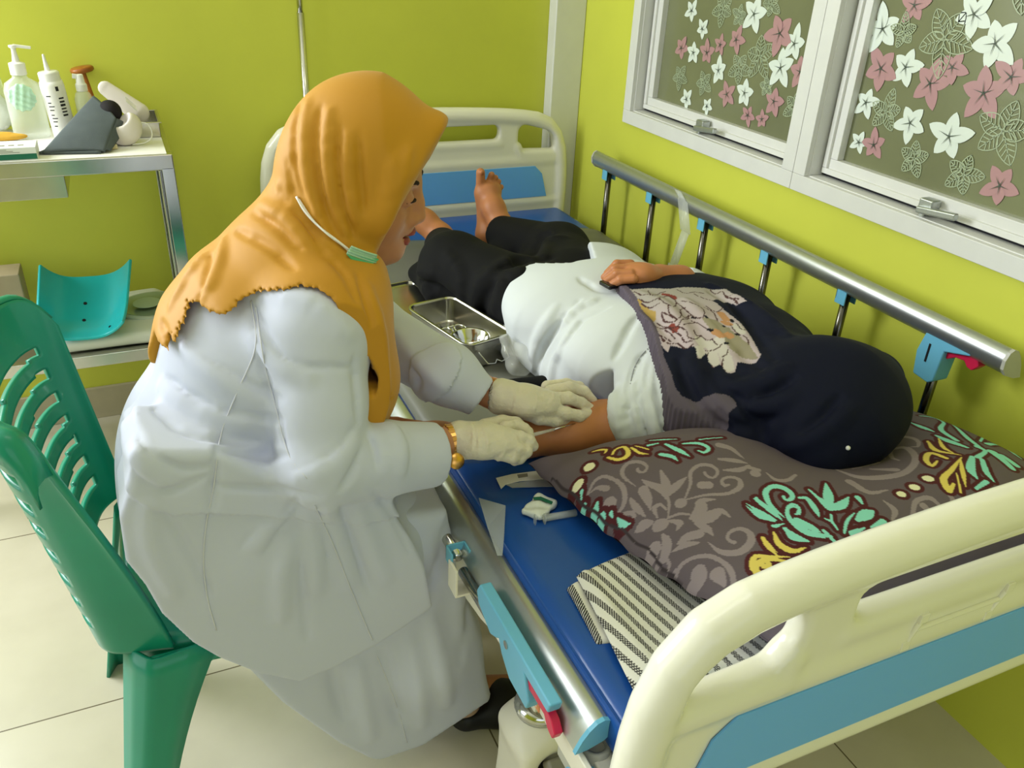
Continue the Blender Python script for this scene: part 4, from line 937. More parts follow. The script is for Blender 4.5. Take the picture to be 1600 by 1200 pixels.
def sdist(XY, strs):
    D = np.full(len(XY), 1.0)
    for q in strs:
        mg = q[:, 2].max() + .012; m_ = (XY[:, 0] > q[:, 0].min() - mg) & (XY[:, 0] < q[:, 0].max() + mg) & (XY[:, 1] > q[:, 1].min() - mg) & (XY[:, 1] < q[:, 1].max() + mg); I = np.where(m_)[0]
        if len(I) == 0: continue
        P = XY[I]; dd = np.full(len(I), 1.0)
        for i in range(len(q) - 1):
            a, b = q[i, :2], q[i + 1, :2]; ab = b - a; t = np.clip(((P - a) @ ab) / (ab @ ab + 1e-12), 0, 1)
            d = np.hypot(P[:, 0] - a[0] - t * ab[0], P[:, 1] - a[1] - t * ab[1]) - (q[i, 2] * (1 - t) + q[i + 1, 2] * t); dd = np.minimum(dd, d)
        D[I] = np.minimum(D[I], dd)
    return D
nu, nv = 620, 420
U, V_ = np.meshgrid(np.linspace(0, 1, nu), np.linspace(0, 1, nv), indexing='ij')
Xp = pillow_xyz(U, V_, 1); XY = Xp[..., :2].reshape(-1, 2)
base = srgb('655961'); cg = srgb('94868C'); cm = srgb('4E1820'); ct = srgb('8FDDD3'); cy_ = srgb('E6D06A'); cc = srgb('EDE9C8')
col = np.tile(base, (len(XY), 1))
dg, dt, dy, dc = (sdist(XY, strokes(L)) for L in (grey, turq, yel, cream))
col[dg < 0] = cg
dm = np.minimum(np.minimum(dt, dy), dc); col[dm < .0058] = cm
col[dt < 0] = ct; col[dy < 0] = cy_; col[dc < 0] = cc
# seam where the case is sewn
sm = spline([tuple(lay(x, y)[:2]) + (.0007,) for x, y in ((862, 752), (935, 800), (1000, 850), (1062, 905), (1132, 962))], 16); ds = sdist(XY, [sm]); col[ds < .0004] = srgb('3C3238')
M_print = mat('damask_cotton', 'FFFFFF', 0.75, attr='Col', bump=.25, bscale=900, bdist=.0004)
pil = thing('pillow', (.90, .72, MT), 'plump grey pillow printed with turquoise, yellow and mauve damask scrolls', 'pillow')
nb = 60; Ub, Vb = np.meshgrid(np.linspace(0, 1, nb), np.linspace(0, 1, nb), indexing='ij'); Xb = pillow_xyz(Ub, Vb, -1)
m1 = grid_me(Xp, col.reshape(nu, nv, 3)); put('pillowcase', m1, pil, [M_print], smooth=True)
XYb = Xb[..., :2].reshape(-1, 2); put('pillow_underside', grid_me(Xb, np.tile(base, (nb * nb, 1)).reshape(nb, nb, 3)), pil, [M_print], smooth=True)

# ------------------------------------------------------------------ folded striped cloth
def cloth_cols(XY, o, d):
    """dark woven stripes of short slanted hatches on off-white"""
    d = np.array(d) / np.linalg.norm(d); n_ = np.array((-d[1], d[0])); q = XY - np.array(o); a = q @ n_; b = q @ d
    ph = np.mod(a, .0165); on = (ph < .0074) & (np.mod(b + a * 1.3, .0044) < .0031)
    c = np.tile(srgb('E8E5DE'), (len(XY), 1)); c[on] = srgb('2E2C2E'); return c
M_cloth = mat('striped_cotton', 'FFFFFF', 0.85, attr='Col', bump=.3, bscale=700, bdist=.0004)
cl_t = thing('striped_cloth', (.58, .62, MT), 'folded white cloth with dark hatched stripes under the pillow corner', 'cloth')
def cloth_layer(name, c4, z0, fz, nu, nv, o, d):
    U, V_ = np.meshgrid(np.linspace(0, 1, nu), np.linspace(0, 1, nv), indexing='ij'); X = bil([c + (0,) for c in c4], U, V_); X[..., 2] = z0 + fz(U, V_)
    e = np.minimum(np.minimum(U, 1 - U) * .3, np.minimum(V_, 1 - V_) * .2); X[..., 2] -= .005 * np.exp(-e / .004)
    XY = X[..., :2].reshape(-1, 2); put(name, grid_me(X, cloth_cols(XY, o, d).reshape(nu, nv, 3)), cl_t, [M_cloth], smooth=True, solid=.003)
q = lambda px, py, z=MT + .012: tuple(at(px, py, 'z', z)[:2])
cloth_layer('lower_fold', [q(888, 912), q(935, 880), q(1040, 985), q(934, 995)], MT + .006, lambda U, V_: .0015 * np.sin(9 * U + 4 * V_), 150, 180, q(888, 912), np.array(q(1000, 1075)) - np.array(q(905, 905)))
cloth_layer('upper_fold', [q(902, 900), (.64, .775), (1.00, .480), q(992, 1078)], MT + .015, lambda U, V_: .004 * np.exp(-((U - .06) / .03) ** 2) + .002 * np.sin(7 * U + 5 * V_), 400, 330, q(902, 900), np.array(q(1085, 1052)) - np.array(q(915, 900)))

# ------------------------------------------------------------------ instrument tray, lid, bowl, forceps
Z0 = MT + .0045
RA, RB, RC, RD = [at(*p, 'z', .626) for p in ((632, 480), (706, 458), (806, 520), (730, 542))]
cen = (RA + RB + RC + RD) / 4; ux = (RC - RB + RD - RA); ux[2] = 0; ux /= np.linalg.norm(ux); uy = np.array((-ux[1], ux[0], 0)); L_ = (np.linalg.norm(RC - RB) + np.linalg.norm(RD - RA)) / 4; W_ = (np.linalg.norm(RB - RA) + np.linalg.norm(RC - RD)) / 4
RT = np.stack([ux, uy, (0, 0, 1.0)], 1)
def rrect(a, b, r, n=8):
    P = []
    for (sx_, sy_, a0) in ((1, 1, 0), (-1, 1, 90), (-1, -1, 180), (1, -1, 270)):
        for i in range(n + 1): t_ = math.radians(a0 + 90 * i / n); P.append((sx_ * (a - r) + r * math.cos(t_), sy_ * (b - r) + r * math.sin(t_)))
    return P
def dish(prof, r0):
    """prof: (inset, z) rows from the rim outwards to the inside bottom"""
    rows = []
    for ins, z in prof: rows.append([np.array((cen[0], cen[1], 0)) + RT @ np.array((x, y, z)) for x, y in rrect(L_ - ins, W_ - ins, max(r0 - ins, .004))])
    n = len(rows[0]); mb = MB(); mb.add([p for r in rows for p in r], [(i * n + j, i * n + (j + 1) % n, (i + 1) * n + (j + 1) % n, (i + 1) * n + j) for i in range(len(rows) - 1) for j in range(n)] + [tuple((len(rows) - 1) * n + j for j in range(n)), tuple(reversed(range(n)))]); return mb
tr = thing('instrument_tray', (cen[0], cen[1], Z0), 'deep stainless steel instrument tray with wire handles lying beside the patient', 'tray')
zt_ = .626
pr_ = [(.010, Z0), (.006, Z0 + .004), (.006, zt_ - .006), (.001, zt_ - .004), (0, zt_ - .001), (.001, zt_ + .001), (.006, zt_ + .0005), (.0085, zt_ - .003), (.0085, Z0 + .006), (.012, Z0 + .0025)]
put('tray_body', dish(pr_, .026).me(), tr, [M_steel], smooth=True, bevel=.0008)
E_ = lambda x, y, z: np.array((cen[0], cen[1], 0)) + RT @ np.array((x, y, z))
for s_ in (1, -1):
    b_ = MB(); x0 = s_ * (L_ - .004); x1 = s_ * (L_ + .024)
    b_.tube([E_(x0, -.030, zt_ - .018), E_(x0 + s_ * .004, -.030, zt_ - .022), E_(x1, -.026, zt_ - .036), E_(x1, -.008, zt_ - .040), E_(x1 - s_ * .006, 0, zt_ - .036), E_(x1, .008, zt_ - .040), E_(x1, .026, zt_ - .036), E_(x0 + s_ * .004, .030, zt_ - .022), E_(x0, .030, zt_ - .018)], .0016, 8)
    put('wire_handle', b_.me(), tr, [M_chrome], smooth=True)
ld = thing('tray_lid', tuple(at(640, 475, 'z', Z0)), 'flat stainless steel lid lying open behind the instrument tray', 'lid')
la, lb, lc, le = [at(*p, 'z', Z0 + .010) for p in ((585, 452), (645, 437), (700, 475), (640, 515))]
lcn = (la + lb + lc + le) / 4; lux = (lc - lb); lux[2] = 0; lL = np.linalg.norm(lux) / 2; lux /= np.linalg.norm(lux); luy = np.array((-lux[1], lux[0], 0)); LR = np.stack([lux, luy, (0, 0, 1.)], 1)
rows = [];
for ins, z in ((0, Z0), (0, Z0 + .009), (.002, Z0 + .011), (.006, Z0 + .011), (.010, Z0 + .005)): rows.append([np.array((lcn[0], lcn[1], 0)) + LR @ np.array((x, y, z)) for x, y in rrect(lL * 1.3 - ins, W_ * 1.06 - ins, .024 - ins)])
n = len(rows[0]); mb = MB(); mb.add([p for r in rows for p in r], [(i * n + j, i * n + (j + 1) % n, (i + 1) * n + (j + 1) % n, (i + 1) * n + j) for i in range(len(rows) - 1) for j in range(n)] + [tuple((len(rows) - 1) * n + j for j in range(n)), tuple(reversed(range(n)))])
put('lid_plate', mb.me(), ld, [M_steel], smooth=True, bevel=.0006)
bo = thing('steel_bowl', tuple(E_(L_ * .42, -.006, Z0 + .006)), 'small round steel bowl inside the instrument tray', 'bowl')
b_ = MB(); b_.lathe([(.001, .001), (.018, .002), (.030, .016), (.036, .036), (.039, .038), (.0395, .0365), (.037, .034), (.031, .015), (.018, .000), (.001, 0)], E_(L_ * .42, -.004, Z0 + .0045), n=40); put('bowl_body', b_.me(), bo, [M_chrome], smooth=True)
fo = thing('surgical_scissors', tuple(E_(-L_ * .25, 0, Z0 + .01)), 'steel scissors with ring handles resting in the instrument tray', 'scissors')
b_ = MB()
for s_ in (-1, 1):
    c_ = E_(-L_ * .12, s_ * .016 - .004, Z0 + .030); b_.tube([c_ + RT @ np.array((.016 * math.cos(a), .010 * math.sin(a), .002 * math.sin(a))) for a in np.linspace(0, 2 * math.pi, 20)[:-1]], .0022, 8, closed=True)
    b_.tube([c_ + RT @ np.array((-.015, 0, 0)), E_(-L_ * .45, s_ * .004, Z0 + .016), E_(-L_ * .80, -s_ * .010, Z0 + .008)], [.0024, .003, .0012], 8)
put('scissor_halves', b_.me(), fo, [M_chrome], smooth=True)

# ------------------------------------------------------------------ wrappers and syringe parts on the mattress
def flat(name, px, z, m, parent=None, th=.0008, lift=None, **kw):
    mb = MB(); P = [at(x, y, 'z', z) for x, y in px]
    if lift: 
        for i, dz in lift.items(): P[i] = P[i] + np.array((0, 0, dz))
    mb.add(P, [tuple(range(len(P)))]); return put(name, mb.me(), parent, m if isinstance(m, list) else [m], solid=th, **kw)
W1 = thing('syringe_wrapper', tuple(at(810, 745, 'z', MT)), 'white and clear torn syringe wrapper lying on the blue mattress', 'wrapper')
flat('paper_backing', [(775, 747), (800, 741), (845, 735), (870, 736), (872, 748), (845, 749), (812, 752), (790, 757), (783, 764)], MT + .004, M_paper, W1)
flat('clear_film', [(790, 757), (845, 749), (872, 748), (872, 760), (800, 762)], MT + .0035, M_clear, W1)
flat('print_block', [(808, 741.5), (824, 739.5), (825, 744.5), (810, 747)], MT + .0048, M_greyp, W1, th=.0002)
W2 = thing('swab_packet', tuple(at(845, 795, 'z', MT)), 'crumpled white and green alcohol swab packet beside the pillow', 'packet')
v = Vol(at(845, 795, 'z', MT) - (.06, .06, .01), at(845, 795, 'z', MT) + (.06, .06, .04), .002)
pc = at(843, 792, 'z', MT + .008); v.box(pc, (.026, .018, .0055), rot('z', 35), rad=.004); v.disp(lambda X, Y, Z: .0022 * np.sin(160 * X + 90 * Y) * np.sin(210 * Y - 60 * X)); v.cut((0, 0, MT + .001), (0, 0, -1)); pk = vol_put('foil_body', v, W2, mat('foil_white', 'E4E8E4', 0.35, bump=.2))
flat('green_stripe', [(833, 777), (845, 776), (864, 784), (862, 788), (845, 781), (834, 781)], MT + .0165, M_gelgreen, W2, th=.0005)
SY = thing('syringe', tuple(at(865, 808, 'z', MT)), 'empty clear syringe barrel lying by the swab packet', 'syringe')
a = at(848, 810, 'z', MT + .007); b2 = at(900, 801, 'z', MT + .007); put('barrel', MB().cyl(a, b2, .0055, n=16).me(), SY, [M_clear], smooth=True)
put('plunger', MB().cyl(a + (a - b2) * .12, a + (b2 - a) * .5, .002, n=8).me(), SY, [M_clear], smooth=True)
for k_, (px, py) in enumerate(((836, 812), (851, 811))):
    p_ = at(px, py, 'z', MT + .009); dd = (b2 - a) / np.linalg.norm(b2 - a); b_ = MB(); b_.lathe([(.001, -.0007), (.010, -.0007), (.010, .0007), (.001, .0007)], p_, n=20, R=np.stack([np.cross(dd, (0, 0, 1.)), (0, 0, 1.), dd], 1), sx=.5); put('finger_flange', b_.me(), SY, [M_clear], smooth=False)
ps_ = [at(748, 778, 'z', .565), at(790, 790, 'z', .572), at(788, 835, 'z', .572), at(785, 868, 'z', .565), at(777, 868, 'z', .560), at(762, 825, 'z', .560)]
mb = MB(); mb.add(ps_, [tuple(range(6))]); put('plastic_sleeve', mb.me(), None, [mat('milky_film', 'D5DADA', .15, alpha=.38)], solid=.0008, label='milky clear plastic sleeve standing out from the lowered near rail', cat='sleeve')

# ------------------------------------------------------------------ people: shared tools
def poly_sd(P, x, y):
    """signed distance to a polygon"""
    P = np.array(P, float); d = np.full(np.broadcast(x, y).shape, 1e9); s_ = np.ones(d.shape); n = len(P); j = n - 1
    for i in range(n):
        e = P[j] - P[i]; wx = x - P[i, 0]; wy = y - P[i, 1]; t = np.clip((wx * e[0] + wy * e[1]) / (e @ e + 1e-12), 0, 1)
        d = np.minimum(d, (wx - e[0] * t) ** 2 + (wy - e[1] * t) ** 2)
        c1 = y >= P[i, 1]; c2 = y < P[j, 1]; c3 = e[0] * wy > e[1] * wx
        f = (c1 & c2 & c3) | (~c1 & ~c2 & ~c3); s_ = np.where(f, -s_, s_); j = i
    return s_ * np.sqrt(d)
def poly(v, P, ax, a0, a1, rad=.01, k=.02, op='+'):
    """rounded prism of a polygon given in the other two axes"""
    i = 'xyz'.index(ax); o = [q for q in range(3) if q != i]; P = np.array(P, float); mg = rad + k + 3 * v.h + .01
    lo = np.zeros(3); hi = np.zeros(3); lo[o[0]], lo[o[1]] = P.min(0) - mg; hi[o[0]], hi[o[1]] = P.max(0) + mg; lo[i] = a0 - mg; hi[i] = a1 + mg
    sl, X, Y, Z = v.win(lo, hi); A = [X, Y, Z]; u = A[o[0]]; w_ = A[o[1]]
    d2 = poly_sd(P, u + 0 * w_, w_ + 0 * u) + rad; q = np.abs(A[i] - (a0 + a1) / 2) - (a1 - a0) / 2 + rad
    d = np.sqrt(np.maximum(d2, 0) ** 2 + np.maximum(q, 0) ** 2) + np.minimum(np.maximum(d2, q), 0) - rad
    v.comb(sl, np.broadcast_to(d, v.F[sl].shape).astype(np.float32), k, op); return v
M_skin = mat('nurse_skin', 'B97F5C', 0.45, noise=0.05, nscale=12, sss=0.08)
M_skin2 = mat('patient_skin', 'B5764C', 0.45, noise=0.05, nscale=14, sss=0.08)
M_coat = mat('white_uniform_cloth', 'C5C9DB', 0.75, bump=.25, bscale=900, bdist=.0004, sheen=.15)
M_must = mat('mustard_hijab_cloth', 'BE8619', 0.62, bump=.25, bscale=1200, bdist=.0003, sheen=.1)
M_navy = mat('navy_hijab_cloth', '0E1228', 0.60, bump=.2, bscale=1200, bdist=.0003)
M_trous = mat('black_trouser_cloth', '0A0A0B', 0.85, spec=.25)
M_shirt = mat('white_shirt_cloth', 'CDD2D4', 0.75, bump=.25, bscale=900, bdist=.0004)
M_gold = mat('gold_metal', 'D9A45A', 0.28, metal=1.0)
M_glove = mat('latex_glove', 'D9D0BE', 0.36, alpha=1.0, sss=.1, noise=.05, nscale=35, bump=.9, bscale=70, bdist=.004)
M_mask = mat('green_mask', '5FC08A', 0.7); M_lip = mat('lips', '8E4038', 0.4); M_brow = mat('eyebrow_hair', '2A1A14', 0.8); M_eye = mat('eye_white', 'E8E2DA', 0.2); M_iris = mat('dark_iris', '1E120D', 0.1)
M_shoe = mat('black_shoe_leather', '16161A', 0.5); M_nylon = mat('skin_tone_sock', 'B99A88', 0.7)

# ------------------------------------------------------------------ the nurse
NY = 1.12
nurse = thing('person', (.10, 1.12, .0), 'seated person in white uniform and mustard hijab bending over the patient\'s arm', 'person')
pA = lambda px, py, y: at(px, py, 'y', y)
pZ = lambda px, py, z: at(px, py, 'z', z)
# head frame
pitch = math.radians(17); yaw = math.radians(-24); Fv = np.array((math.cos(yaw) * math.cos(pitch), math.sin(yaw) * math.cos(pitch), -math.sin(pitch))); Lv = np.array((-math.sin(yaw), math.cos(yaw), 0)); Uv = np.cross(Fv, Lv); RH = np.stack([Fv, Lv, Uv], 1)
O = np.array((.274, 1.122, 1.031))
H = lambda f, l, u: O + RH @ np.array((f, l, u))
S1 = np.array((.186, .985, .872)); S2 = np.array((.200, 1.262, .875))           # shoulders
E1 = pA(502, 724, .915); W1_ = pZ(703, 692, .672)                                # near elbow, wrist
E2_ = np.array((.315, 1.25, .745)); W2_ = pZ(772, 618, .680)
PEL = np.array((.065, 1.135, .535)); KN1 = np.array((.295, 1.02, .475)); KN2 = np.array((.300, 1.20, .475)); AN1 = np.array((.405, 1.025, .09)); AN2 = np.array((.40, 1.30, .09))

# --- body: head with face, neck, trunk, arms to the wrists, legs
vb = Vol((-.08, .86, .42), (.52, 1.36, 1.18), .0032)
vb.ell(H(-.012, 0, .022), (.085, .074, .094), RH, k=.02)            # skull
vb.ell(H(.030, 0, -.030), (.058, .062, .078), RH, k=.03)            # face mass
vb.cap(H(.058, 0, -.070), H(.048, 0, -.078), .029, .029, k=.03)      # chin and jaw
for s_ in (-1, 1): vb.cap(H(-.005, s_ * .052, -.050), H(.050, s_ * .016, -.078), .018, .018, k=.03)
vb.ell(H(.060, 0, .028), (.022, .050, .026), RH, k=.03)              # brow ridge
for s_ in (-1, 1):
    vb.ell(H(.058, s_ * .036, -.026), (.024, .022, .026), RH, k=.02) # cheeks
    vb.ell(H(.088, s_ * .032, .006), (.016, .018, .011), RH, k=.012, op='-')
    vb.ell(H(.074, s_ * .032, .006), (.0145, .0165, .0125), RH, k=.004)
vb.chain([H(.082, 0, .018), H(.092, 0, -.004), H(.0985, 0, -.022)], [.008, .009, .0115], k=.012, kk=.01)   # nose
for s_ in (-1, 1): vb.ell(H(.093, s_ * .012, -.026), (.010, .008, .008), RH, k=.006)
vb.cap(H(.083, -.012, -.037), H(.083, .012, -.037), .010, .010, k=.014)
vb.chain([H(.074, -.020, -.049), H(.090, -.006, -.045), H(.0915, 0, -.0465), H(.090, .006, -.045), H(.074, .020, -.049)], [.004, .0068, .0066, .0068, .004], k=.006, kk=.004)
vb.chain([H(.072, -.018, -.060), H(.086, 0, -.0625), H(.072, .018, -.060)], [.004, .0078, .004], k=.006, kk=.004)
vb.ell(H(.092, 0, -.054), (.014, .018, .0028), RH, k=.003, op='-')
vb.ell(H(.076, 0, -.084), (.016, .018, .014), RH, k=.02)
vb.chain([H(-.03, 0, -.05), np.array((.215, NY, .93))], [.050, .058], k=.03)
vb.chain([np.array((.215, NY, .92)), np.array((.14, 1.125, .78)), PEL], [.075, .092, .09], k=.03, flat=(0, 1, 0), fs=1.2)
vb.chain([S1, E1, W1_], [.045, .036, .024], k=.02); vb.chain([S2, E2_, W2_], [.045, .036, .024], k=.02)
vl = Vol((-.06, .90, .02), (.56, 1.42, .62), .006)
for kn, an in ((KN1, AN1), (KN2, AN2)):
    vl.chain([PEL + (0, .0, -.02) + (kn - PEL) * (0, 1, 0) * .7, kn, an], [.080, .055, .034], k=.03); vl.cap(an - (0, 0, .02), an + (.10, 0, -.045), .030, .022, k=.02)
body = vol_put('body', [vb, vl], nurse, M_skin, smooth=2)
# facial details
def hair_line(name, pts, r, m, par, n=12):
    b_ = MB(); P = spline(pts, n); R_ = [r * math.sin(math.pi * (i + .6) / (n + .2)) ** .6 for i in range(n)]; b_.tube(P, R_, 8); return put(name, b_.me(), par, [m], smooth=True)
for s_ in (-1, 1):
    hair_line('eyebrow', [H(.086, s_ * .016, .024), H(.085, s_ * .030, .031), H(.072, s_ * .046, .029)], .0028, M_brow, nurse)
    b_ = MB(); c = H(.0735, s_ * .032, .0055); b_.lathe([(.012 * math.sin(a), -.012 * math.cos(a)) for a in np.linspace(0.01, math.pi - .01, 12)], c); put('eye', b_.me(), nurse, [M_eye], smooth=True)
    b_ = MB(); b_.lathe([(.0056 * math.sin(a), -.0056 * math.cos(a)) for a in np.linspace(0.01, math.pi - .01, 10)], c + RH @ np.array((.0072, 0, -.002))); put('iris', b_.me(), nurse, [M_iris], smooth=True)
    hair_line('eyelashes', [H(.083, s_ * .020, .004), H(.0890, s_ * .031, .0075), H(.080, s_ * .046, .004)], .0026, M_brow, nurse)
hair_line('upper_lip', [H(.0785, -.020, -.0495), H(.0965, -.004, -.0465), H(.0965, .004, -.0465), H(.0785, .020, -.0495)], .0060, M_lip, nurse)
hair_line('lower_lip', [H(.077, -.018, -.0580), H(.0925, 0, -.0630), H(.077, .018, -.0580)], .0070, M_lip, nurse)
b_ = MB(); b_.tube([H(.082, -.011, -.0535), H(.0885, 0, -.0535), H(.082, .011, -.0535)], .0022, 8); put('teeth', b_.me(), nurse, [M_eye], smooth=True)

# fold lines traced on the cloth
def folds(v, L, r, k, op, inset):
    for pts in L:
        q = spline([(x, y, 0) for x, y in pts], 4 * len(pts)); P = v.snaps([(a, b) for a, b, _ in q], inset); P = [P[0]] + [p for i, p in enumerate(P[1:]) if np.linalg.norm(p - P[i]) < .06]
        v.line(P, r, k, op, n=len(P))
# --- coat
vc = Vol((-.16, .84, .24), (.50, 1.38, .98), .0033)
vc.chain([np.array((.185, 1.125, .895)), np.array((.130, 1.125, .80)), np.array((.075, 1.125, .68))], [.090, .120, .128], k=.04, kk=.05, flat=(0, 1, 0), fs=1.28)
vc.chain([S1, S2], [.062, .064], k=.05)
vc.ell((.062, 1.125, .565), (.158, .192, .135), k=.06)
vc.ell((.020, 1.12, .64), (.100, .15, .12), k=.05)
# sleeve, near arm
vc.chain([S1, lerp(S1, E1, .55), E1], [.061, .052, .050], k=.018, kk=.02)
CU1 = pZ(678, 710, .672)
vc.chain([E1, lerp(E1, CU1, .5), CU1], [.053, .047, .041], k=.012, kk=.01)
d1 = (CU1 - lerp(E1, CU1, .5)); d1 /= np.linalg.norm(d1); 
# far sleeve
vc.chain([S2, E2_, pZ(700, 585, .715), pZ(752, 621, .682)], [.064, .056, .047, .034], k=.02, kk=.02)
dcu = pZ(752, 621, .682) - pZ(700, 585, .715); dcu /= np.linalg.norm(dcu)
# skirt of the coat, spreading over the seat and the near thigh
vc.chain([np.array((.10, 1.05, .56)), np.array((.25, 1.02, .51))], [.128, .094], k=.06)
vc.chain([np.array((.10, 1.18, .55)), np.array((.27, 1.20, .50))], [.120, .090], k=.06)
hem = [(186, 800), (196, 868), (226, 905), (252, 950), (300, 995), (340, 1018), (400, 1042), (466, 1056), (520, 1034), (580, 1002), (630, 970), (672, 940), (660, 880), (635, 830), (600, 778), (480, 760), (330, 700), (220, 700)]
hemP = [pA(x, y, .930)[[0, 2]] for x, y in hem]
poly(vc, hemP, 'y', .915, 1.03, rad=.006, k=.025)
vc.cut((0, 0, .2), (0, 0, -1)); vc.fn(lambda X, Y, Z: np.maximum(np.maximum(X - .292, Z - .424), .966 - Y), .004, '-')   # the cloth hangs outside the seat
# hem panel below the belt line stands off slightly: one overlapping layer at the waist
lay_ = [(330, 690), (345, 640), (430, 660), (520, 700), (580, 742), (600, 765), (520, 778), (420, 762), (330, 760)]
jk = [pA(x, y, .97)[[0, 2]] for x, y in [(150, 722), (180, 722), (215, 745), (265, 765), (320, 762), (330, 764), (430, 768), (540, 780), (640, 774), (760, 600), (500, 300), (100, 400)]]
vc.disp(lambda X, Y, Z: np.where((poly_sd(jk, X + 0 * Z, Z + 0 * X) < 0) & (Y < 1.10), -.0055, 0.0) + 0 * Y)
# cuffs are cut square
vc.fn(lambda X, Y, Z: np.maximum(-((X - CU1[0]) * d1[0] + (Y - CU1[1]) * d1[1] + (Z - CU1[2]) * d1[2]), np.sqrt((X - CU1[0]) ** 2 + (Y - CU1[1]) ** 2 + (Z - CU1[2]) ** 2) - .07), .002, '-')
c2 = pZ(752, 621, .682); vc.fn(lambda X, Y, Z: np.maximum(-((X - c2[0]) * dcu[0] + (Y - c2[1]) * dcu[1] + (Z - c2[2]) * dcu[2]), np.sqrt((X - c2[0]) ** 2 + (Y - c2[1]) ** 2 + (Z - c2[2]) ** 2) - .07), .002, '-')
vc.cap(CU1 - d1 * .012, CU1 + d1 * .02, .034, .034, k=.003, op='-'); vc.cap(c2 - dcu * .01, c2 + dcu * .02, .027, .027, k=.003, op='-')
gro = [[(284,530),(330,565),(390,600),(440,625)], [(262,590),(300,620),(350,645)], [(388,470),(430,545),(470,572),(545,574)], [(395,500),(410,570),(430,640),(448,700)], [(240,640),(300,680),(400,690)], [(210,665),(225,700),(280,730),(330,728)], [(200,690),(215,740),(265,765),(320,745)],
       [(330,640),(420,655),(440,655)], [(350,706),(400,712),(450,712)], [(460,735),(490,728),(530,700),(555,668)], [(530,770),(550,735),(562,700)], [(330,760),(420,764),(500,778)], [(380,855),(400,830),(440,805),(465,780)], [(415,860),(440,820),(470,790)], [(500,800),(505,840),(512,880)], [(530,790),(545,830),(562,880),(580,930)], [(585,768),(610,800),(640,860)],
       [(575,680),(585,700),(590,730)], [(600,670),(612,700),(612,735)], [(625,668),(636,700),(636,740)], [(560,660),(558,620),(552,560)], [(340,700),(336,740),(330,800)], [(640,560),(655,590),(650,612)], [(265,810),(300,870),(330,930)], [(470,870),(476,940),(480,1000)]]
rid = [[(400,458),(450,462),(500,480),(540,520)], [(292,545),(340,585),(400,622)], [(255,605),(310,640),(380,660)], [(200,650),(205,700),(250,750)], [(398,520),(440,570),(480,590)], [(470,745),(520,725),(550,690)], [(590,680),(600,705),(602,730)], [(612,670),(624,700),(624,735)], [(400,850),(425,815),(455,790)], [(485,800),(490,850),(495,920)], [(515,795),(530,850),(545,910)], [(555,790),(580,850),(600,900)], [(440,960),(440,900),(450,850)], [(620,520),(650,560),(690,600)], [(230,790),(235,850),(270,920)]]
folds(vc, gro, .0042, .009, '-', -.0012); folds(vc, rid, .0045, .024, '+', .0035)
coat = vol_put('coat', vc, nurse, M_coat, smooth=1)
def seam(name, px, v, par, m, r=.0011, n=60):
    q = spline([(x, y, 0) for x, y in px], n); P = v.snaps([(a, b) for a, b, _ in q], -.0010); P = np.array(P); P[1:-1] = (P[:-2] + P[1:-1] + P[2:]) / 3; b_ = MB(); b_.tube(P, r, 6); return put(name, b_.me(), par, [m], smooth=True)
M_seam = mat('seam_thread', 'CDCED8', .8)
seam('side_seam', [(392, 470), (400, 540), (372, 610), (345, 680), (334, 760), (322, 820), (318, 880), (325, 940), (338, 985)], vc, coat, M_seam)
seam('sleeve_seam', [(400, 480), (412, 560), (432, 640), (452, 712), (480, 748)], vc, coat, M_seam)
seam('front_seam', [(492, 790), (520, 850), (548, 920), (575, 985), (582, 1000)], vc, coat, M_seam)
hemv = [(252, 952), (300, 992), (340, 1014), (400, 1036), (464, 1050)]

# --- hijab: hood, throat folds, shoulder cape, hanging front
vh = Vol((-.07, .93, .62), (.46, 1.34, 1.20), .0034)
tip = pA(700, 192, 1.075); chn = pA(592, 400, 1.080)
vh.ell(H(.000, 0, .026), (.100, .094, .112), RH, k=.02)
vh.ell(H(-.012, 0, -.02), (.088, .090, .106), RH, k=.03)
vh.cap(H(.03, 0, .075), tip - .016 * (tip - O) / .14, .060, .012, k=.04, flat=Lv, fs=1.3)
for s_ in (-1, 1): vh.chain([tip + (-.02, 0, -.01) + Lv * s_ * .012, H(.062, s_ * .050, .045), H(.048, s_ * .062, -.02), H(.030, s_ * .045, -.085), H(.022, s_ * .015, -.118)], [.014, .024, .024, .024, .024], k=.03, kk=.03)
vh.chain([H(-.008, 0, -.05), H(-.010, 0, -.11), np.array((.225, NY, .90))], [.070, .066, .076], k=.03, kk=.03)
vh.chain([H(-.005, 0, -.10), np.array((.238, NY - .01, .88))], [.042, .046], k=.04)
# cape over the back and shoulders
vh.chain([np.array((.19, 1.01, .885)), np.array((.19, NY, .93)), np.array((.19, 1.24, .885))], [.070, .066, .070], k=.04, kk=.04)
vh.chain([np.array((.20, NY, .945)), np.array((.130, 1.11, .872)), np.array((.096, 1.10, .80))], [.066, .074, .082], k=.04, kk=.05, flat=(0, 1, 0), fs=1.5)
vh.chain([np.array((.185, 1.125, .895)), np.array((.130, 1.125, .80)), np.array((.100, 1.125, .73))], [.100, .130, .132], k=.02, kk=.05, flat=(0, 1, 0), fs=1.28)
vh.chain([S1, S1 + (0, -.012, -.09)], [.078, .074], k=.03); vh.chain([S2, S2 + (0, .012, -.06)], [.076, .074], k=.03)
vh.chain([np.array((.085, 1.09, .880)), np.array((.040, 1.085, .846)), np.array((-.004, 1.08, .822))], [.050, .036, .012], k=.03, kk=.02, flat=(0, 1, 0), fs=2.2)
vh.ell((.200, 1.00, .80), (.09, .05, .12), k=.04)
vh.ell((.225, 1.055, .885), (.060, .072, .070), k=.03); vh.ell(pA(570, 448, 1.045), (.028, .045, .050), k=.03); vh.ell(pA(562, 490, 1.010), (.032, .040, .060), k=.03)
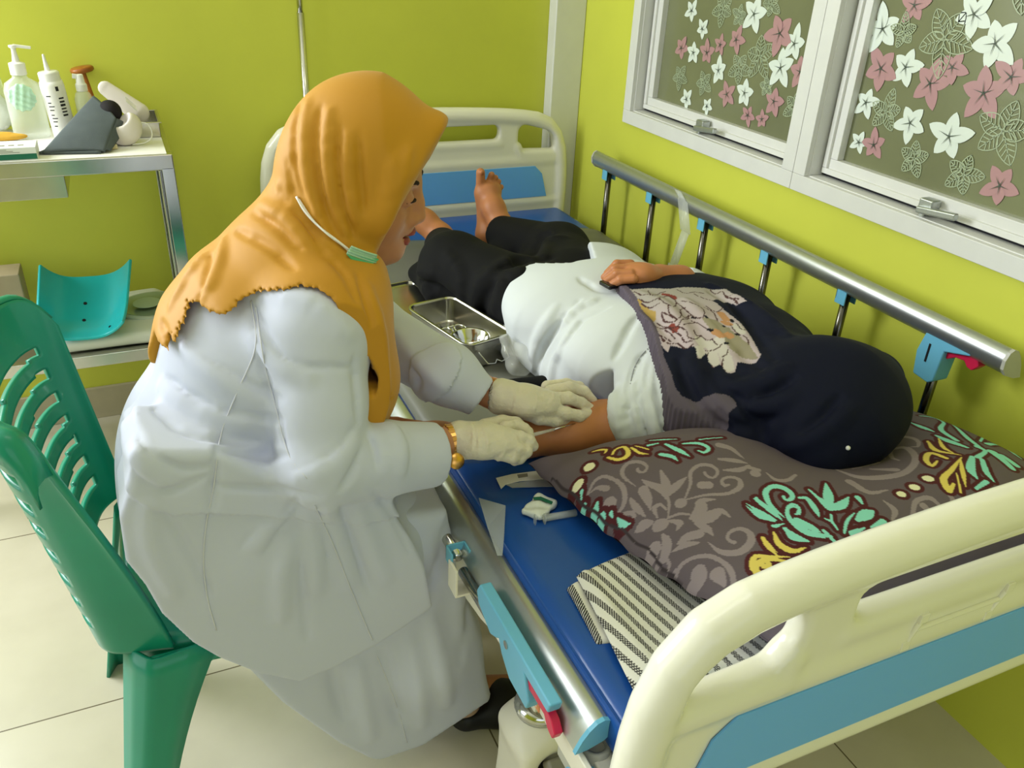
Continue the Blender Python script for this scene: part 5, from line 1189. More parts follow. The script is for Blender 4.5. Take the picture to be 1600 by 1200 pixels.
vh.chain([np.array((.208, .985, .88)), np.array((.232, .985, .79)), np.array((.240, 1.02, .71))], [.055, .044, .036], k=.03, kk=.03)
# near edge of the cape: keep what lies above the scalloped arch, and the strip that hangs in front
arch = [(234, 540), (262, 542), (278, 520), (304, 486), (340, 470), (380, 448), (420, 436), (460, 430), (492, 440), (520, 466), (540, 508), (560, 532), (570, 552), (580, 572), (580, 588), (564, 660), (558, 682)]
ys_ = [1.06, 1.05, 1.04, 1.02, 1.0, .985, .97, .96, .965, .98, 1.0, 1.01, 1.015, 1.02, 1.02, 1.03, 1.035]
AR = []
for i_, ((x, y), q) in enumerate(zip(arch, ys_)):
    p_ = vc.snap(x, y) if i_ > 3 else pA(x, y, q); AR.append(pA(x, y, min(max(p_[1], .90), 1.06)))
AR = np.array(AR)
# scallops: teeth along the arch
def teeth(P, pitch, amp):
    d = np.r_[0, np.cumsum(np.hypot(*np.diff(P, axis=0).T))]; n = int(d[-1] / pitch); out = []
    for i in range(n * 2 + 1):
        t = d[-1] * i / (2 * n); x = np.interp(t, d, P[:, 0]); z = np.interp(t, d, P[:, 1]); x2 = np.interp(min(t + .002, d[-1]), d, P[:, 0]); z2 = np.interp(min(t + .002, d[-1]), d, P[:, 1]); L = math.hypot(x2 - x, z2 - z) + 1e-9
        a = amp * (1 if i % 2 else -1); out.append((x + (z2 - z) / L * a, z - (x2 - x) / L * a))
    return out
A2 = teeth(AR[:, [0, 2]], .0085, .0016)
cutp = A2 + [(AR[-1, 0], .50), (-.20, .50), (-.20, AR[0, 2])]
def wedge(X, Y, Z):
    d = poly_sd(cutp, X + 0 * Z, Z + 0 * X); return np.maximum(d, (Y + 0 * d) - 1.10)
vcape = vh
# hanging front panel
vh.chain([np.array((.238, 1.08, .90)), np.array((.243, 1.06, .80)), np.array((.243, 1.05, .685))], [.036, .036, .030], k=.03, kk=.02, flat=(0, 1, 0), fs=1.5)
vh.ell((.245, 1.06, .74), (.030, .050, .085), k=.03)
vh.fn(wedge, 0.003, '-')
def farcut(X, Y, Z): return np.maximum(np.maximum(Z - .80, 1.10 - Y + 0 * Z), X - .24 + 0 * Z)
vh.fn(farcut, .01, '-')
vh.cut((.243, 1.05, .668), (.12, 0, -1), .004)
# remove the face opening
nrm_ = np.cross(Lv, tip - chn); nrm_ /= np.linalg.norm(nrm_); nrm_ = nrm_ * np.sign(nrm_ @ Fv)
q0 = chn - nrm_ * .0
lfr = lambda X, Y: np.abs((X - O[0]) * Lv[0] + (Y - O[1]) * Lv[1])
ufr = lambda X, Y, Z: (X - O[0]) * Uv[0] + (Y - O[1]) * Uv[1] + (Z - O[2]) * Uv[2]
vh.fn(lambda X, Y, Z: np.maximum(-((X - q0[0]) * nrm_[0] + (Y - q0[1]) * nrm_[1] + (Z - q0[2]) * nrm_[2]) - .10 * np.maximum(np.abs((X - O[0]) * Lv[0] + (Y - O[1]) * Lv[1]) - .012, 0), np.maximum(-.118 - ufr(X, Y, Z), lfr(X, Y) - .060 - .8 * np.maximum(ufr(X, Y, Z) + .088, 0))), .006, '-')
vh.ell(H(.052, 0, -.020), (.060, .066, .094), RH, k=.010, op='-')
gro = [[(470,150),(460,200),(462,260),(478,320),(500,370)], [(500,165),(494,220),(500,280),(520,350),(545,390)], [(530,200),(530,260),(538,320),(552,370)], [(560,210),(562,270),(568,330)], [(448,255),(458,300),(480,345),(520,392)],
       [(442,300),(470,340),(505,390),(540,430),(556,470)], [(430,292),(455,330),(490,375)], [(560,430),(580,500),(588,570),(586,640)], [(330,400),(322,440),(305,480)], [(395,330),(430,350),(470,390)], [(370,360),(420,385),(460,420)], [(250,500),(258,520),(264,535)], [(572,560),(585,610),(583,665)]]
rid = [[(482,160),(476,210),(480,270),(496,330)], [(515,175),(512,240),(520,300),(540,360)], [(545,215),(546,280),(556,340)], [(615,250),(610,290),(595,340)], [(640,230),(622,300),(600,360)], [(436,292),(462,335),(500,385),(530,420)], [(575,450),(596,520),(600,600),(596,660)], [(350,375),(340,420),(320,465)], [(318,400),(296,430),(268,480)], [(410,320),(450,345),(485,385)]]
folds(vh, gro, .0045, .009, '-', -.0012); folds(vh, rid, .0045, .014, '+', .0015)
hij = vol_put('hijab', vh, nurse, M_must, smooth=1)

# --- mask pulled under the chin and its elastic
cM = pA(566, 400, NY - .075); 
mb = MB(); y0_ = vh.snap(549, 386)[1] - .016; P4 = [pA(549, 384, y0_), pA(589, 398, y0_ + .002), pA(585, 409, y0_ + .002), pA(561, 420, y0_), pA(541, 396, y0_ - .001)]
U, V_ = np.meshgrid(np.linspace(0, 1, 10), np.linspace(0, 1, 14), indexing='ij')
Xm = bil([P4[0], P4[1], P4[2] + (.002, 0, -.002), P4[4]], V_, U); Xm[..., 1] += -.003 * np.sin(math.pi * V_) - .0015 * np.sin(U * 22)
mk = put('face_mask', grid_me(Xm), nurse, [mat('mask_pale_green', 'A9D2B4', .7)], smooth=True, solid=.0015)
Xm = bil([P4[4] + (.0, .0, -.0005), P4[2] + (.006, 0, .003), P4[2] + (.0, 0, -.001), P4[3]], V_, U); Xm[..., 1] += -.002 * np.sin(math.pi * V_); put('mask_lower_panel', grid_me(Xm), mk, [M_mask], smooth=True, solid=.002)
b_ = MB(); b_.tube(spline([q + np.array((0, -.004, 0)) for q in vh.snaps([(462, 306), (476, 330), (500, 355), (525, 374), (548, 392)], -.001)], 24), .0016, 8); put('ear_loop', b_.me(), mk, [M_wplas], smooth=True)
b_ = MB(); b_.tube(spline([q + np.array((0, -.004, 0)) for q in vh.snaps([(466, 310), (486, 340), (510, 364), (535, 383), (552, 398)], -.001)], 24), .0013, 8); put('ear_loop', b_.me(), mk, [M_wplas], smooth=True)

# --- skirt
vs = Vol((-.05, .82, .03), (.58, 1.42, .60), .005)
vs.chain([np.array((.10, 1.13, .525)), np.array((.28, 1.05, .485))], [.100, .086], k=.05); vs.chain([np.array((.10, 1.16, .525)), np.array((.28, 1.20, .485))], [.10, .08], k=.05)
vs.chain([np.array((.275, 1.03, .46)), np.array((.325, 1.02, .25)), np.array((.355, 1.04, .14))], [.086, .092, .080], k=.05, kk=.06)
vs.chain([np.array((.275, 1.18, .46)), np.array((.35, 1.16, .10))], [.085, .09], k=.08)
sk_ = [(392, 1000), (388, 1040), (440, 1092), (482, 1122), (530, 1156), (575, 1178), (600, 1184), (632, 1178), (690, 1140), (730, 1110), (766, 1086), (752, 1030), (735, 960), (712, 860), (695, 790), (600, 800), (450, 900)]
poly(vs, [pA(x, y, .965)[[0, 2]] for x, y in sk_], 'y', .948, 1.12, rad=.014, k=.03)
_a = pA(620, 1183, .96); _b = pA(766, 1086, .96)
vs.cut(_a, (-( _b[2] - _a[2]) * -1, 0, -(_b[0] - _a[0])), .003)
vs.cut((0, 0, .055), (0, 0, -1), .004)
vs.fn(lambda X, Y, Z: np.maximum(np.maximum(.30 - 0 * Z - Z, .20 - X), Z * 0 - 1 + 0 * Y + 0 * X) * -1 * 0 + 1.0 + 0 * Z + 0 * Y + 0 * X, 0, '+')
gro = [[(700,820),(690,880),(668,920)], [(735,880),(728,960),(722,1030)], [(600,1020),(610,1080),(625,1130)], [(520,1050),(530,1090),(540,1120)]]
rid = [[(712,870),(715,950),(720,1020)], [(670,960),(690,1040),(700,1100)], [(640,1000),(655,1070),(660,1130)], [(560,1040),(570,1100),(580,1150)]]
folds(vs, gro, .007, .02, '-', -.001); folds(vs, rid, .006, .022, '+', .003)
vs.fn(lambda X, Y, Z: np.maximum(np.maximum(X - .285, Z - .424), .978 - Y), .004, '-')
skirt = vol_put('skirt', vs, nurse, M_coat, smooth=2)
seam('skirt_seam', [(582, 1010), (600, 1050), (622, 1110), (636, 1160)], vs, skirt, M_seam)

# --- shoes
for an, (hx, hy) in ((np.array((.42, 1.005, 0)), (0, 0)), (np.array((.40, 1.335, 0)), (0, 0))):
    v = Vol(an + (-.10, -.09, -.0), an + (.22, .09, .14), .004)
    v.chain([an + (-.01, 0, .040), an + (.06, -.004, .036), an + (.12, -.004, .028)], [.034, .036, .028], k=.03, kk=.03, flat=(0, 1, 0), fs=1.18)
    v.ell(an + (-.005, 0, .085), (.036, .028, .045), k=.02, op='-'); v.cut((0, 0, .004), (0, 0, -1))
    sh = vol_put('shoe', v, nurse, M_shoe, smooth=2)
    v = Vol(an + (-.08, -.08, .0), an + (.12, .08, .25), .004); v.chain([an + (-.012, 0, .045), an + (-.02, 0, .20)], [.030, .032], k=.02); vol_put('sock', v, nurse, M_nylon)

# --- gloved hands
def hand(v, wrist, palm, fingers, rw=.026):
    v.chain([wrist] + palm, [rw, rw * 1.12, rw * 1.05], k=.012, kk=.02, flat=(0, 0, 1), fs=.72)
    for (pts, rs) in fingers: v.chain(pts, rs, k=.005, kk=.004)
def fz(*l): return [pZ(*q) for q in l]
vr = Vol(pZ(770, 690, .66) - (.10, .10, .07), pZ(770, 690, .66) + (.11, .10, .08), .0018)
hand(vr, pZ(722, 688, .674), [pZ(752, 688, .676), pZ(784, 690, .672)], [
    (fz((790, 669, .674), (806, 666, .670), (818, 671, .664), (827, 682, .655)), [.0115, .0105, .0100, .0085]),
    (fz((792, 682, .676), (812, 684, .672), (826, 689, .664), (833, 697, .654)), [.0115, .0105, .0100, .0085]),
    (fz((790, 697, .671), (808, 701, .666), (822, 705, .656), (816, 712, .647)), [.0110, .0100, .0095, .0085]),
    (fz((782, 709, .664), (800, 714, .657), (812, 716, .648), (804, 720, .641)), [.0105, .0095, .0085, .0078]),
    (fz((758, 668, .668), (785, 660, .664), (806, 662, .660), (825, 675, .650)), [.0140, .0115, .0105, .0088])])
vr.chain([pZ(720, 688, .673), pZ(730, 688, .674)], [.0300, .0285], k=.004)
for (a, b) in (((742, 662), (748, 712)), ((755, 668), (762, 708)), ((790, 700), (776, 722)), ((735, 660), (738, 705))): folds(vr, [[a, ((a[0] + b[0]) / 2 + 3, (a[1] + b[1]) / 2), b]], .0014, .003, '+', .0003)
vr.chain([pZ(712, 688, .673), pZ(722, 688, .673)], [.0245, .0245], k=.002, op='-')
gl1 = vol_put('glove', vr, nurse, M_glove, smooth=1)
vr = Vol(pZ(850, 630, .655) - (.12, .10, .08), pZ(850, 630, .655) + (.11, .10, .08), .0018)
hand(vr, pZ(787, 621, .680), [pZ(818, 626, .676), pZ(850, 630, .670)], [
    (fz((858, 640, .664), (885, 646, .656), (905, 650, .646), (932, 645, .633)), [.0120, .0105, .0098, .0080]),
    (fz((860, 624, .672), (888, 622, .670), (908, 630, .654), (922, 638, .640)), [.0120, .0105, .0098, .0082]),
    (fz((860, 612, .672), (890, 606, .672), (912, 612, .660), (926, 626, .642)), [.0115, .0105, .0098, .0082]),
    (fz((855, 604, .666), (885, 600, .664), (905, 604, .654), (918, 614, .638)), [.0105, .0095, .0085, .0075]),
    (fz((815, 640, .664), (842, 652, .655), (868, 657, .645), (890, 655, .636)), [.0140, .0120, .0105, .0090])], .0265)
vr.chain([pZ(784, 620, .680), pZ(794, 621, .680)], [.0300, .0285], k=.004)
for (a, b) in (((806, 604), (800, 645)), ((838, 606), (832, 650)), ((865, 612), (858, 632))): folds(vr, [[a, ((a[0] + b[0]) / 2 + 3, (a[1] + b[1]) / 2), b]], .0014, .003, '+', .0003)
vr.chain([pZ(776, 619, .680), pZ(786, 620, .680)], [.0245, .0245], k=.002, op='-')
gl2 = vol_put('glove', vr, nurse, M_glove, smooth=1)
# wrists: bracelet and watch
def cuffring(name, a, b, r, m, links, par):
    d = b - a; d /= np.linalg.norm(d); u = np.cross(d, (0, 0, 1.)); u /= np.linalg.norm(u); w_ = np.cross(d, u); c = (a + b) / 2; mb = MB()
    for i in range(links):
        t = 2 * math.pi * i / links; n_ = u * math.cos(t) + w_ * math.sin(t); tt_ = -u * math.sin(t) + w_ * math.cos(t); R_ = np.stack([d, tt_, n_], 1)
        mb.box(c + n_ * r, (.013 if i % 2 else .010, 2 * math.pi * r / links * .98, .0028), R_)
    return put(name, mb.me(), par, [m], bevel=.0007)
a = pZ(698, 692, .672); b2 = pZ(714, 689, .673); wt = cuffring('watch_band', a, b2, .0262, M_gold, 26, nurse)
wc = pZ(708, 708, .678); b_ = MB(); b_.lathe([(.001, 0), (.011, 0), (.012, .002), (.011, .0045), (.001, .005)], wc + (0, -.012, -.006), n=24, R=rot('x', 60)); put('watch_case', b_.me(), wt, [M_gold], smooth=True)
cuffring('bracelet', pZ(763, 612, .682), pZ(776, 617, .681), .0245, mat('rose_gold', 'C98A62', .25, metal=1.0), 30, nurse)

# the needle held by the nurse
nd = thing('cannula', tuple(pZ(870, 668, .645)), 'thin clear cannula with a fine needle held against the patient\'s forearm', 'needle')
a = pZ(822, 682, .652); b2 = pZ(866, 671, .644); c3 = pZ(905, 660, .636)
put('hub', MB().cyl(a, b2, .0034, .0022, n=12).me(), nd, [M_clear], smooth=True); put('needle_shaft', MB().cyl(b2, c3, .0013, .0006, n=10).me(), nd, [M_chrome], smooth=True)

# ------------------------------------------------------------------ the patient
pat = thing('person', (.85, 1.35, MT), 'person lying on the bed in white shirt, black trousers and navy hijab', 'person')
A_ = np.array
MS = MT + .0045
# body: trunk, arms, hands, legs, feet
v1 = Vol((.50, .70, MT + .0), (1.22, 2.02, .82), .007)
v1.ell((.930, .805, .705), (.085, .090, .060), k=.02)
v1.chain([A_((.92, .87, .69)), A_((.88, .99, .66)), A_((.85, 1.2, .655)), A_((.80, 1.48, .645))], [.05, .055, .06, .052], k=.02, kk=.03, flat=(1, 0, 0), fs=1.9)
v1.chain([A_((.73, 1.50, .64)), A_((.64, 1.70, .645)), A_((.70, 1.955, .622))], [.055, .050, .032], k=.03); v1.chain([A_((.85, 1.52, .64)), A_((.92, 1.73, .64)), A_((.872, 1.955, .632))], [.055, .050, .032], k=.03)
v1.chain([A_((1.0, 1.02, .66)), A_((1.08, 1.29, .645)), A_((1.02, 1.32, .69))], [.045, .036, .028], k=.02)
# near arm laid out over the mattress edge, palm up
v2 = Vol((.26, .86, MT), (.90, 1.18, .70), .003)
v2.chain([A_((.80, .925, .636)), A_((.685, 1.012, .610)), A_((.60, 1.033, .603)), A_((.52, 1.055, .600)), A_((.43, 1.078, .603))], [.045, .040, .038, .032, .024], k=.01, kk=.03)
v2.chain([A_((.43, 1.078, .603)), A_((.385, 1.085, .610)), A_((.355, 1.09, .617))], [.023, .027, .026], k=.015, kk=.02, flat=(0, 0, 1), fs=.62)
for i, (dy, L) in enumerate(((.026, .060), (.010, .072), (-.007, .070), (-.023, .055))):
    v2.chain([A_((.360, 1.09 + dy * .85, .619)), A_((.360 - L * .55, 1.095 + dy, .628)), A_((.360 - L, 1.098 + dy, .637))], [.0095, .0085, .0070], k=.004, kk=.004)
v2.chain([A_((.40, 1.062, .612)), A_((.372, 1.045, .626)), A_((.348, 1.042, .636))], [.013, .0105, .0085], k=.008, kk=.006)
v2.ell(A_((.655, 1.05, .628)), (.022, .012, .012), k=.02)
# far forearm and hand resting on the belly
v3 = Vol((.74, 1.20, .66), (1.08, 1.40, .84), .0018)
hw = pZ(1030, 432, .755)
v3.chain([A_((1.02, 1.325, .70)), pZ(1062, 440, .742), hw], [.031, .028, .0235], k=.01, kk=.02)
v3.chain([hw, pZ(1003, 430, .768), pZ(988, 426, .770)], [.023, .028, .025], k=.012, kk=.015, flat=(0, .3, 1), fs=.75)
for (a, b, c, r) in ((pZ(985, 413, .778), pZ(964, 413, .778), pZ(949, 427, .758), .0090), (pZ(984, 420, .779), pZ(961, 420, .778), pZ(945, 433, .757), .0092), (pZ(986, 428, .777), pZ(964, 428, .774), pZ(948, 439, .754), .0090), (pZ(990, 436, .772), pZ(970, 437, .767), pZ(956, 445, .752), .0082)):
    v3.chain([a, b, c], [r * 1.08, r, r * .85], k=.002, kk=.003)
v3.chain([pZ(1018, 440, .757), pZ(1000, 449, .752), pZ(975, 447, .746)], [.015, .0115, .009], k=.008, kk=.006)
# feet
v4 = Vol((.56, 1.90, MT), (.95, 2.09, .80), .0024)
v4.chain([A_((.874, 1.93, .625)), A_((.872, 1.962, .640)), A_((.864, 2.000, .680)), A_((.862, 2.030, .715))], [.034, .031, .029, .024], k=.02, kk=.02)
v4.ell((.864, 2.035, .716), (.036, .020, .028), k=.02); v4.ell((.852, 2.008, .604), (.029, .032, .028), k=.02)
v4.chain([A_((.852, 2.015, .610)), A_((.852, 2.035, .665)), A_((.850, 2.042, .712))], [.026, .021, .020], k=.02)
for (a, b, r) in (((.841, 2.038, .728), (.838, 2.034, .770), .0128), ((.864, 2.042, .735), (.870, 2.034, .762), .0090), ((.875, 2.045, .730), (.883, 2.038, .752), .0086), ((.885, 2.046, .722), (.894, 2.041, .740), .0082), ((.892, 2.046, .710), (.903, 2.043, .724), .0080)): v4.cap(a, b, r, r * .92, k=.006)
v4.ell((.838, 2.0205, .774), (.0065, .003, .007), k=.002)
v4.chain([A_((.705, 1.93, .618)), A_((.700, 1.962, .632)), A_((.672, 2.00, .662)), A_((.640, 2.02, .690))], [.034, .031, .029, .023], k=.02, kk=.02)
v4.ell((.716, 2.005, .602), (.029, .030, .027), k=.02); v4.chain([A_((.716, 2.01, .605)), A_((.665, 2.03, .655))], [.024, .021], k=.02)
for (dx, dz, r, L) in ((.016, .012, .0125, .038), (.002, .004, .0090, .032), (-.006, -.006, .0086, .030), (-.012, -.014, .0082, .027), (-.016, -.022, .0080, .023)): v4.cap((.640 + dx, 2.025, .694 + dz), (.640 + dx - L * .65, 2.022, .694 + dz + L * .75), r, r * .9, k=.006)
for v in (v1, v2, v3, v4): v.cut((0, 0, MS), (0, 0, -1), .002)
vol_put('body', [v1, v2, v3, v4], pat, M_skin2, smooth=2)

# trousers
vt = Vol((.50, 1.22, MT), (1.10, 2.00, .78), .0045)
vt.ell((.80, 1.47, .638), (.160, .16, .082), k=.03)
vt.chain([A_((.725, 1.51, .640)), A_((.640, 1.70, .650)), A_((.690, 1.915, .622))], [.084, .076, .047], k=.03, kk=.03)
vt.chain([A_((.86, 1.53, .645)), A_((.925, 1.72, .645)), A_((.866, 1.935, .630))], [.084, .070, .048], k=.03, kk=.03)
vt.ell((.612, 1.74, .598), (.045, .090, .032), rot('z', -8), k=.03); vt.ell((.615, 1.82, .590), (.045, .055, .025), k=.03); vt.ell((.77, 1.66, .605), (.12, .13, .050), k=.05); vt.ell((.78, 1.86, .595), (.07, .05, .03), k=.04); vt.ell((.965, 1.75, .610), (.05, .08, .04), k=.03)
for (c_, d_) in ((A_((.690, 1.915, .622)), A_((.055, .215, -.028))), (A_((.866, 1.935, .630)), A_((-.059, .215, -.015)))):
    d_ = d_ / np.linalg.norm(d_); vt.fn(lambda X, Y, Z: np.maximum(-((X - c_[0]) * d_[0] + (Y - c_[1]) * d_[1] + (Z - c_[2]) * d_[2]) + .022, np.sqrt((X - c_[0]) ** 2 + (Y - c_[1]) ** 2 + (Z - c_[2]) ** 2) - .09), .002, '-')
vt.cut((0, 0, MS), (0, 0, -1), .002)
folds(vt, [[(752,560),(750,500),(762,460),(800,425)], [(810,400),(830,420),(870,425)], [(835,395),(845,370),(860,368)], [(660,440),(690,450),(720,475)], [(780,420),(820,405),(860,402)]], .008, .022, '-', -.001)
folds(vt, [[(745,540),(742,480),(752,440),(790,410)], [(850,400),(858,378),(880,372)], [(655,425),(690,430),(715,455)], [(700,400),(720,430),(725,470)], [(775,480),(790,440),(830,420)], [(665,450),(675,470),(680,480)]], .008, .026, '+', .003)
vol_put('trousers', vt, pat, M_trous, smooth=2)

# shirt
vq = Vol((.54, .84, MT), (1.20, 1.62, .80), .0038)
vq.chain([A_((.885, 1.00, .655)), A_((.87, 1.16, .655)), A_((.845, 1.36, .652)), A_((.835, 1.50, .655))], [.085, .087, .088, .089], k=.03, kk=.05, flat=(1, 0, 0), fs=2.15)
vq.ell((.690, 1.30, .590), (.040, .12, .030), k=.05); vq.ell((.90, 1.50, .655), (.11, .08, .075), k=.04)
hemx = [.50, .585, .62, .66, .70, .735, .79, .85, .880, .905, .94, .98, 1.03, 1.15]; hemy = [1.30, 1.345, 1.42, 1.462, 1.482, 1.478, 1.425, 1.425, 1.50, 1.555, 1.575, 1.55, 1.49, 1.40]
vq.fn(lambda X, Y, Z: (np.interp(X.ravel(), hemx, hemy).reshape(X.shape) - Y) * .8 + 0 * Z, .002, '-')
# shirt is a shell over the trousers: hollow from below the hem
vq.ell((.80, 1.52, .640), (.160, .10, .078), k=.004, op='-')
# near sleeve rolled above the elbow
vq.chain([A_((.82, .935, .648)), A_((.745, .970, .636)), A_((.690, 1.008, .622))], [.060, .060, .050], k=.02, kk=.02)
sd = A_((-.74, .56, -.16)); sd = sd / np.linalg.norm(sd); se = A_((.672, 1.022, .617))
vq.fn(lambda X, Y, Z: np.maximum(-((X - se[0]) * sd[0] + (Y - se[1]) * sd[1] + (Z - se[2]) * sd[2]), np.sqrt((X - se[0]) ** 2 + (Y - se[1]) ** 2 + (Z - se[2]) ** 2) - .09), .003, '-')
vq.cap(se - sd * .012, se + sd * .03, .0425, .0425, k=.003, op='-')
_c = A_((.735, .975, .640))
vq.disp(lambda X, Y, Z: -.0026 * (1 + np.sin(400 * ((X - se[0]) * sd[0] + (Y - se[1]) * sd[1] + (Z - se[2]) * sd[2]) + 2.2 * np.sin(38 * Z + 22 * Y))) * np.clip(1 - np.sqrt((X - _c[0]) ** 2 + (Y - _c[1]) ** 2 + (Z - _c[2]) ** 2) / .095, 0, 1) ** .5, lo=_c - .1, hi=_c + .1)
# far sleeve
vq.chain([A_((1.0, 1.02, .665)), A_((1.075, 1.28, .655)), A_((1.03, 1.335, .69))], [.062, .054, .044], k=.02, kk=.03)
fe = A_((1.005, 1.345, .712)); fd = A_((-.85, .25, .4)); fd /= np.linalg.norm(fd); vq.cap(fe - fd * .01, fe + fd * .02, .030, .030, k=.003, op='-')
vq.cut((0, 0, MS), (0, 0, -1), .002)
folds(vq, [[(880,500),(850,540),(838,580),(842,600)], [(905,470),(880,500),(850,545),(835,585)], [(1010,605),(980,640),(978,690)], [(985,620),(985,650),(1000,698)], [(1000,625),(1003,660),(1015,700)], [(1025,600),(1035,640),(1048,698)], [(960,560),(985,510),(1000,490)], [(985,600),(992,575),(1008,550)], [(905,435),(930,450),(950,455)], [(950,480),(910,500),(880,540)]], .0048, .010, '-', -.001)
folds(vq, [[(958,616),(962,655),(980,698)], [(972,612),(980,655),(998,699)], [(990,608),(1000,650),(1018,699)], [(1015,603),(1028,650),(1042,697)]], .0050, .004, '-', -.0005)
folds(vq, [[(870,480),(845,520),(830,560)], [(900,510),(870,560),(860,600)], [(975,620),(975,655),(990,698)], [(993,615),(995,650),(1008,700)], [(1012,610),(1020,650),(1030,700)], [(1040,600),(1060,650),(1070,695)], [(955,618),(965,660),(978,695)], [(930,470),(900,485),(880,510)]], .0055, .014, '+', .002)
shirt = vol_put('shirt', vq, pat, M_shirt, smooth=1)
seam('shirt_dart', [(985, 600), (990, 578), (1000, 558), (1012, 545)], vq, shirt, mat('grey_seam', '9A9CA0', .8), r=.001)

# navy hijab with a printed floral front
vn = Vol((.62, .66, .60), (1.20, 1.36, .86), .0024)
vn.ell((.932, .808, .712), (.120, .106, .080), k=.03)
vn.cap((.97, .830, .720), (1.058, .850, .716), .070, .044, k=.06)
vn.cap((.91, .765, .700), (.86, .750, .682), .062, .046, k=.04)
vn.chain([A_((.915, .885, .705)), A_((.895, .985, .700))], [.078, .070], k=.05, kk=.04, flat=(1, 0, 0), fs=1.55)
vn.chain([A_((.885, .97, .660)), A_((.885, 1.08, .664)), A_((.905, 1.20, .660)), A_((.905, 1.33, .657))], [.095, .098, .099, .099], k=.04, kk=.05, flat=(1, 0, 0), fs=2.2)
vn.chain([A_((.985, .99, .685)), A_((1.05, 1.24, .665))], [.062, .056], k=.03)
vn.chain([A_((.76, .95, .66)), A_((.80, .88, .66)), A_((.86, .82, .67))], [.065, .062, .05], k=.04, kk=.03)
edge = teeth(A_([pZ(958, 446, .742)[:2], pZ(985, 478, .745)[:2], pZ(1012, 512, .746)[:2], pZ(1030, 550, .745)[:2], pZ(1046, 592, .738)[:2], pZ(1058, 622, .715)[:2], pZ(1092, 662, .68)[:2], pZ(1120, 694, .65)[:2]]), .0085, .0016)
e0, e1 = edge[0], edge[-1]
kp = edge + [(e1[0] + .04, .60), (1.3, .60), (1.3, 1.30), (1.05, 1.295), (.98, 1.268), (.90, 1.272), (e0[0] + .01, e0[1])]
vn.fn(lambda X, Y, Z: -poly_sd(kp, X + 0 * Y, Y + 0 * X) * 1.0 + 0 * Z, .002, '-')
vn.fn(lambda X, Y, Z: .655 - Z - .0 * X - .4 * np.maximum(Y - 1.0, 0) + 0 * Y + .3 * np.maximum(.95 - Y, 0) * 0, .004, '-') if False else None
# keep only a cloth layer over the chest so that it does not fill the bed below
vn.fn(lambda X, Y, Z: np.maximum(np.maximum(Z - .640, .93 - Y), 0 * X + Z - .640), .004, '-')
for G, op, r, k, ins in (([[(1060,560),(1075,600),(1100,640),(1140,670)], [(1100,590),(1115,630),(1150,660),(1190,672)], [(1140,610),(1165,625),(1200,615),(1240,590)], [(1170,650),(1185,660),(1190,690)], [(1160,640),(1180,655),(1210,650)], [(1090,480),(1130,520),(1170,560),(1190,575)], [(1110,455),(1150,480),(1190,530),(1210,560)], [(990,470),(1020,490),(1040,520)], [(1250,680),(1290,650),(1310,620)]], '-', .006, .014, -.001),
                         ([[(1080,560),(1100,600),(1130,640),(1170,655)], [(1130,590),(1150,605),(1190,598),(1230,575)], [(1165,625),(1200,635),(1240,620)], [(1070,470),(1110,510),(1150,550)], [(1000,460),(1040,480),(1070,520),(1090,555)], [(1110,446),(1160,475),(1210,520)], [(1150,465),(1190,490),(1230,525)], [(1230,700),(1280,680),(1330,640)]], '+', .007, .020, .003)):
    folds(vn, G, r, k, op, ins)
G6 = lambda L: [(960 + x / 5.714, 440 + y / 5.714) for x, y in L]
flor = G6([(0,40),(150,70),(300,60),(480,70),(600,50),(800,60),(1000,70),(1130,130),(1180,180),(1100,215),(1000,190),(900,160),(880,170),(960,230),(1060,310),(1180,430),(1260,560),(1310,660),(1280,700),(1100,720),(1080,800),(1010,820),(970,760),(930,740),(880,775),(840,720),(820,640),(770,690),(740,690),(730,600),(700,580),(640,610),(560,580),(500,570),(480,630),(440,590),(400,540),(340,470),(250,320),(180,250),(100,190),(60,150),(0,60)])
snapxy = lambda L: [tuple(q[:2]) for q in vn.snaps(L)]
FL = snapxy(flor); YE = snapxy(G6([(150,120),(260,200),(370,260),(372,330),(325,405),(240,310),(170,230)])); GR2 = snapxy(G6([(780,320),(900,340),(1030,420),(1200,560),(1290,680),(1180,690),(1050,620),(960,520),(860,440)]))
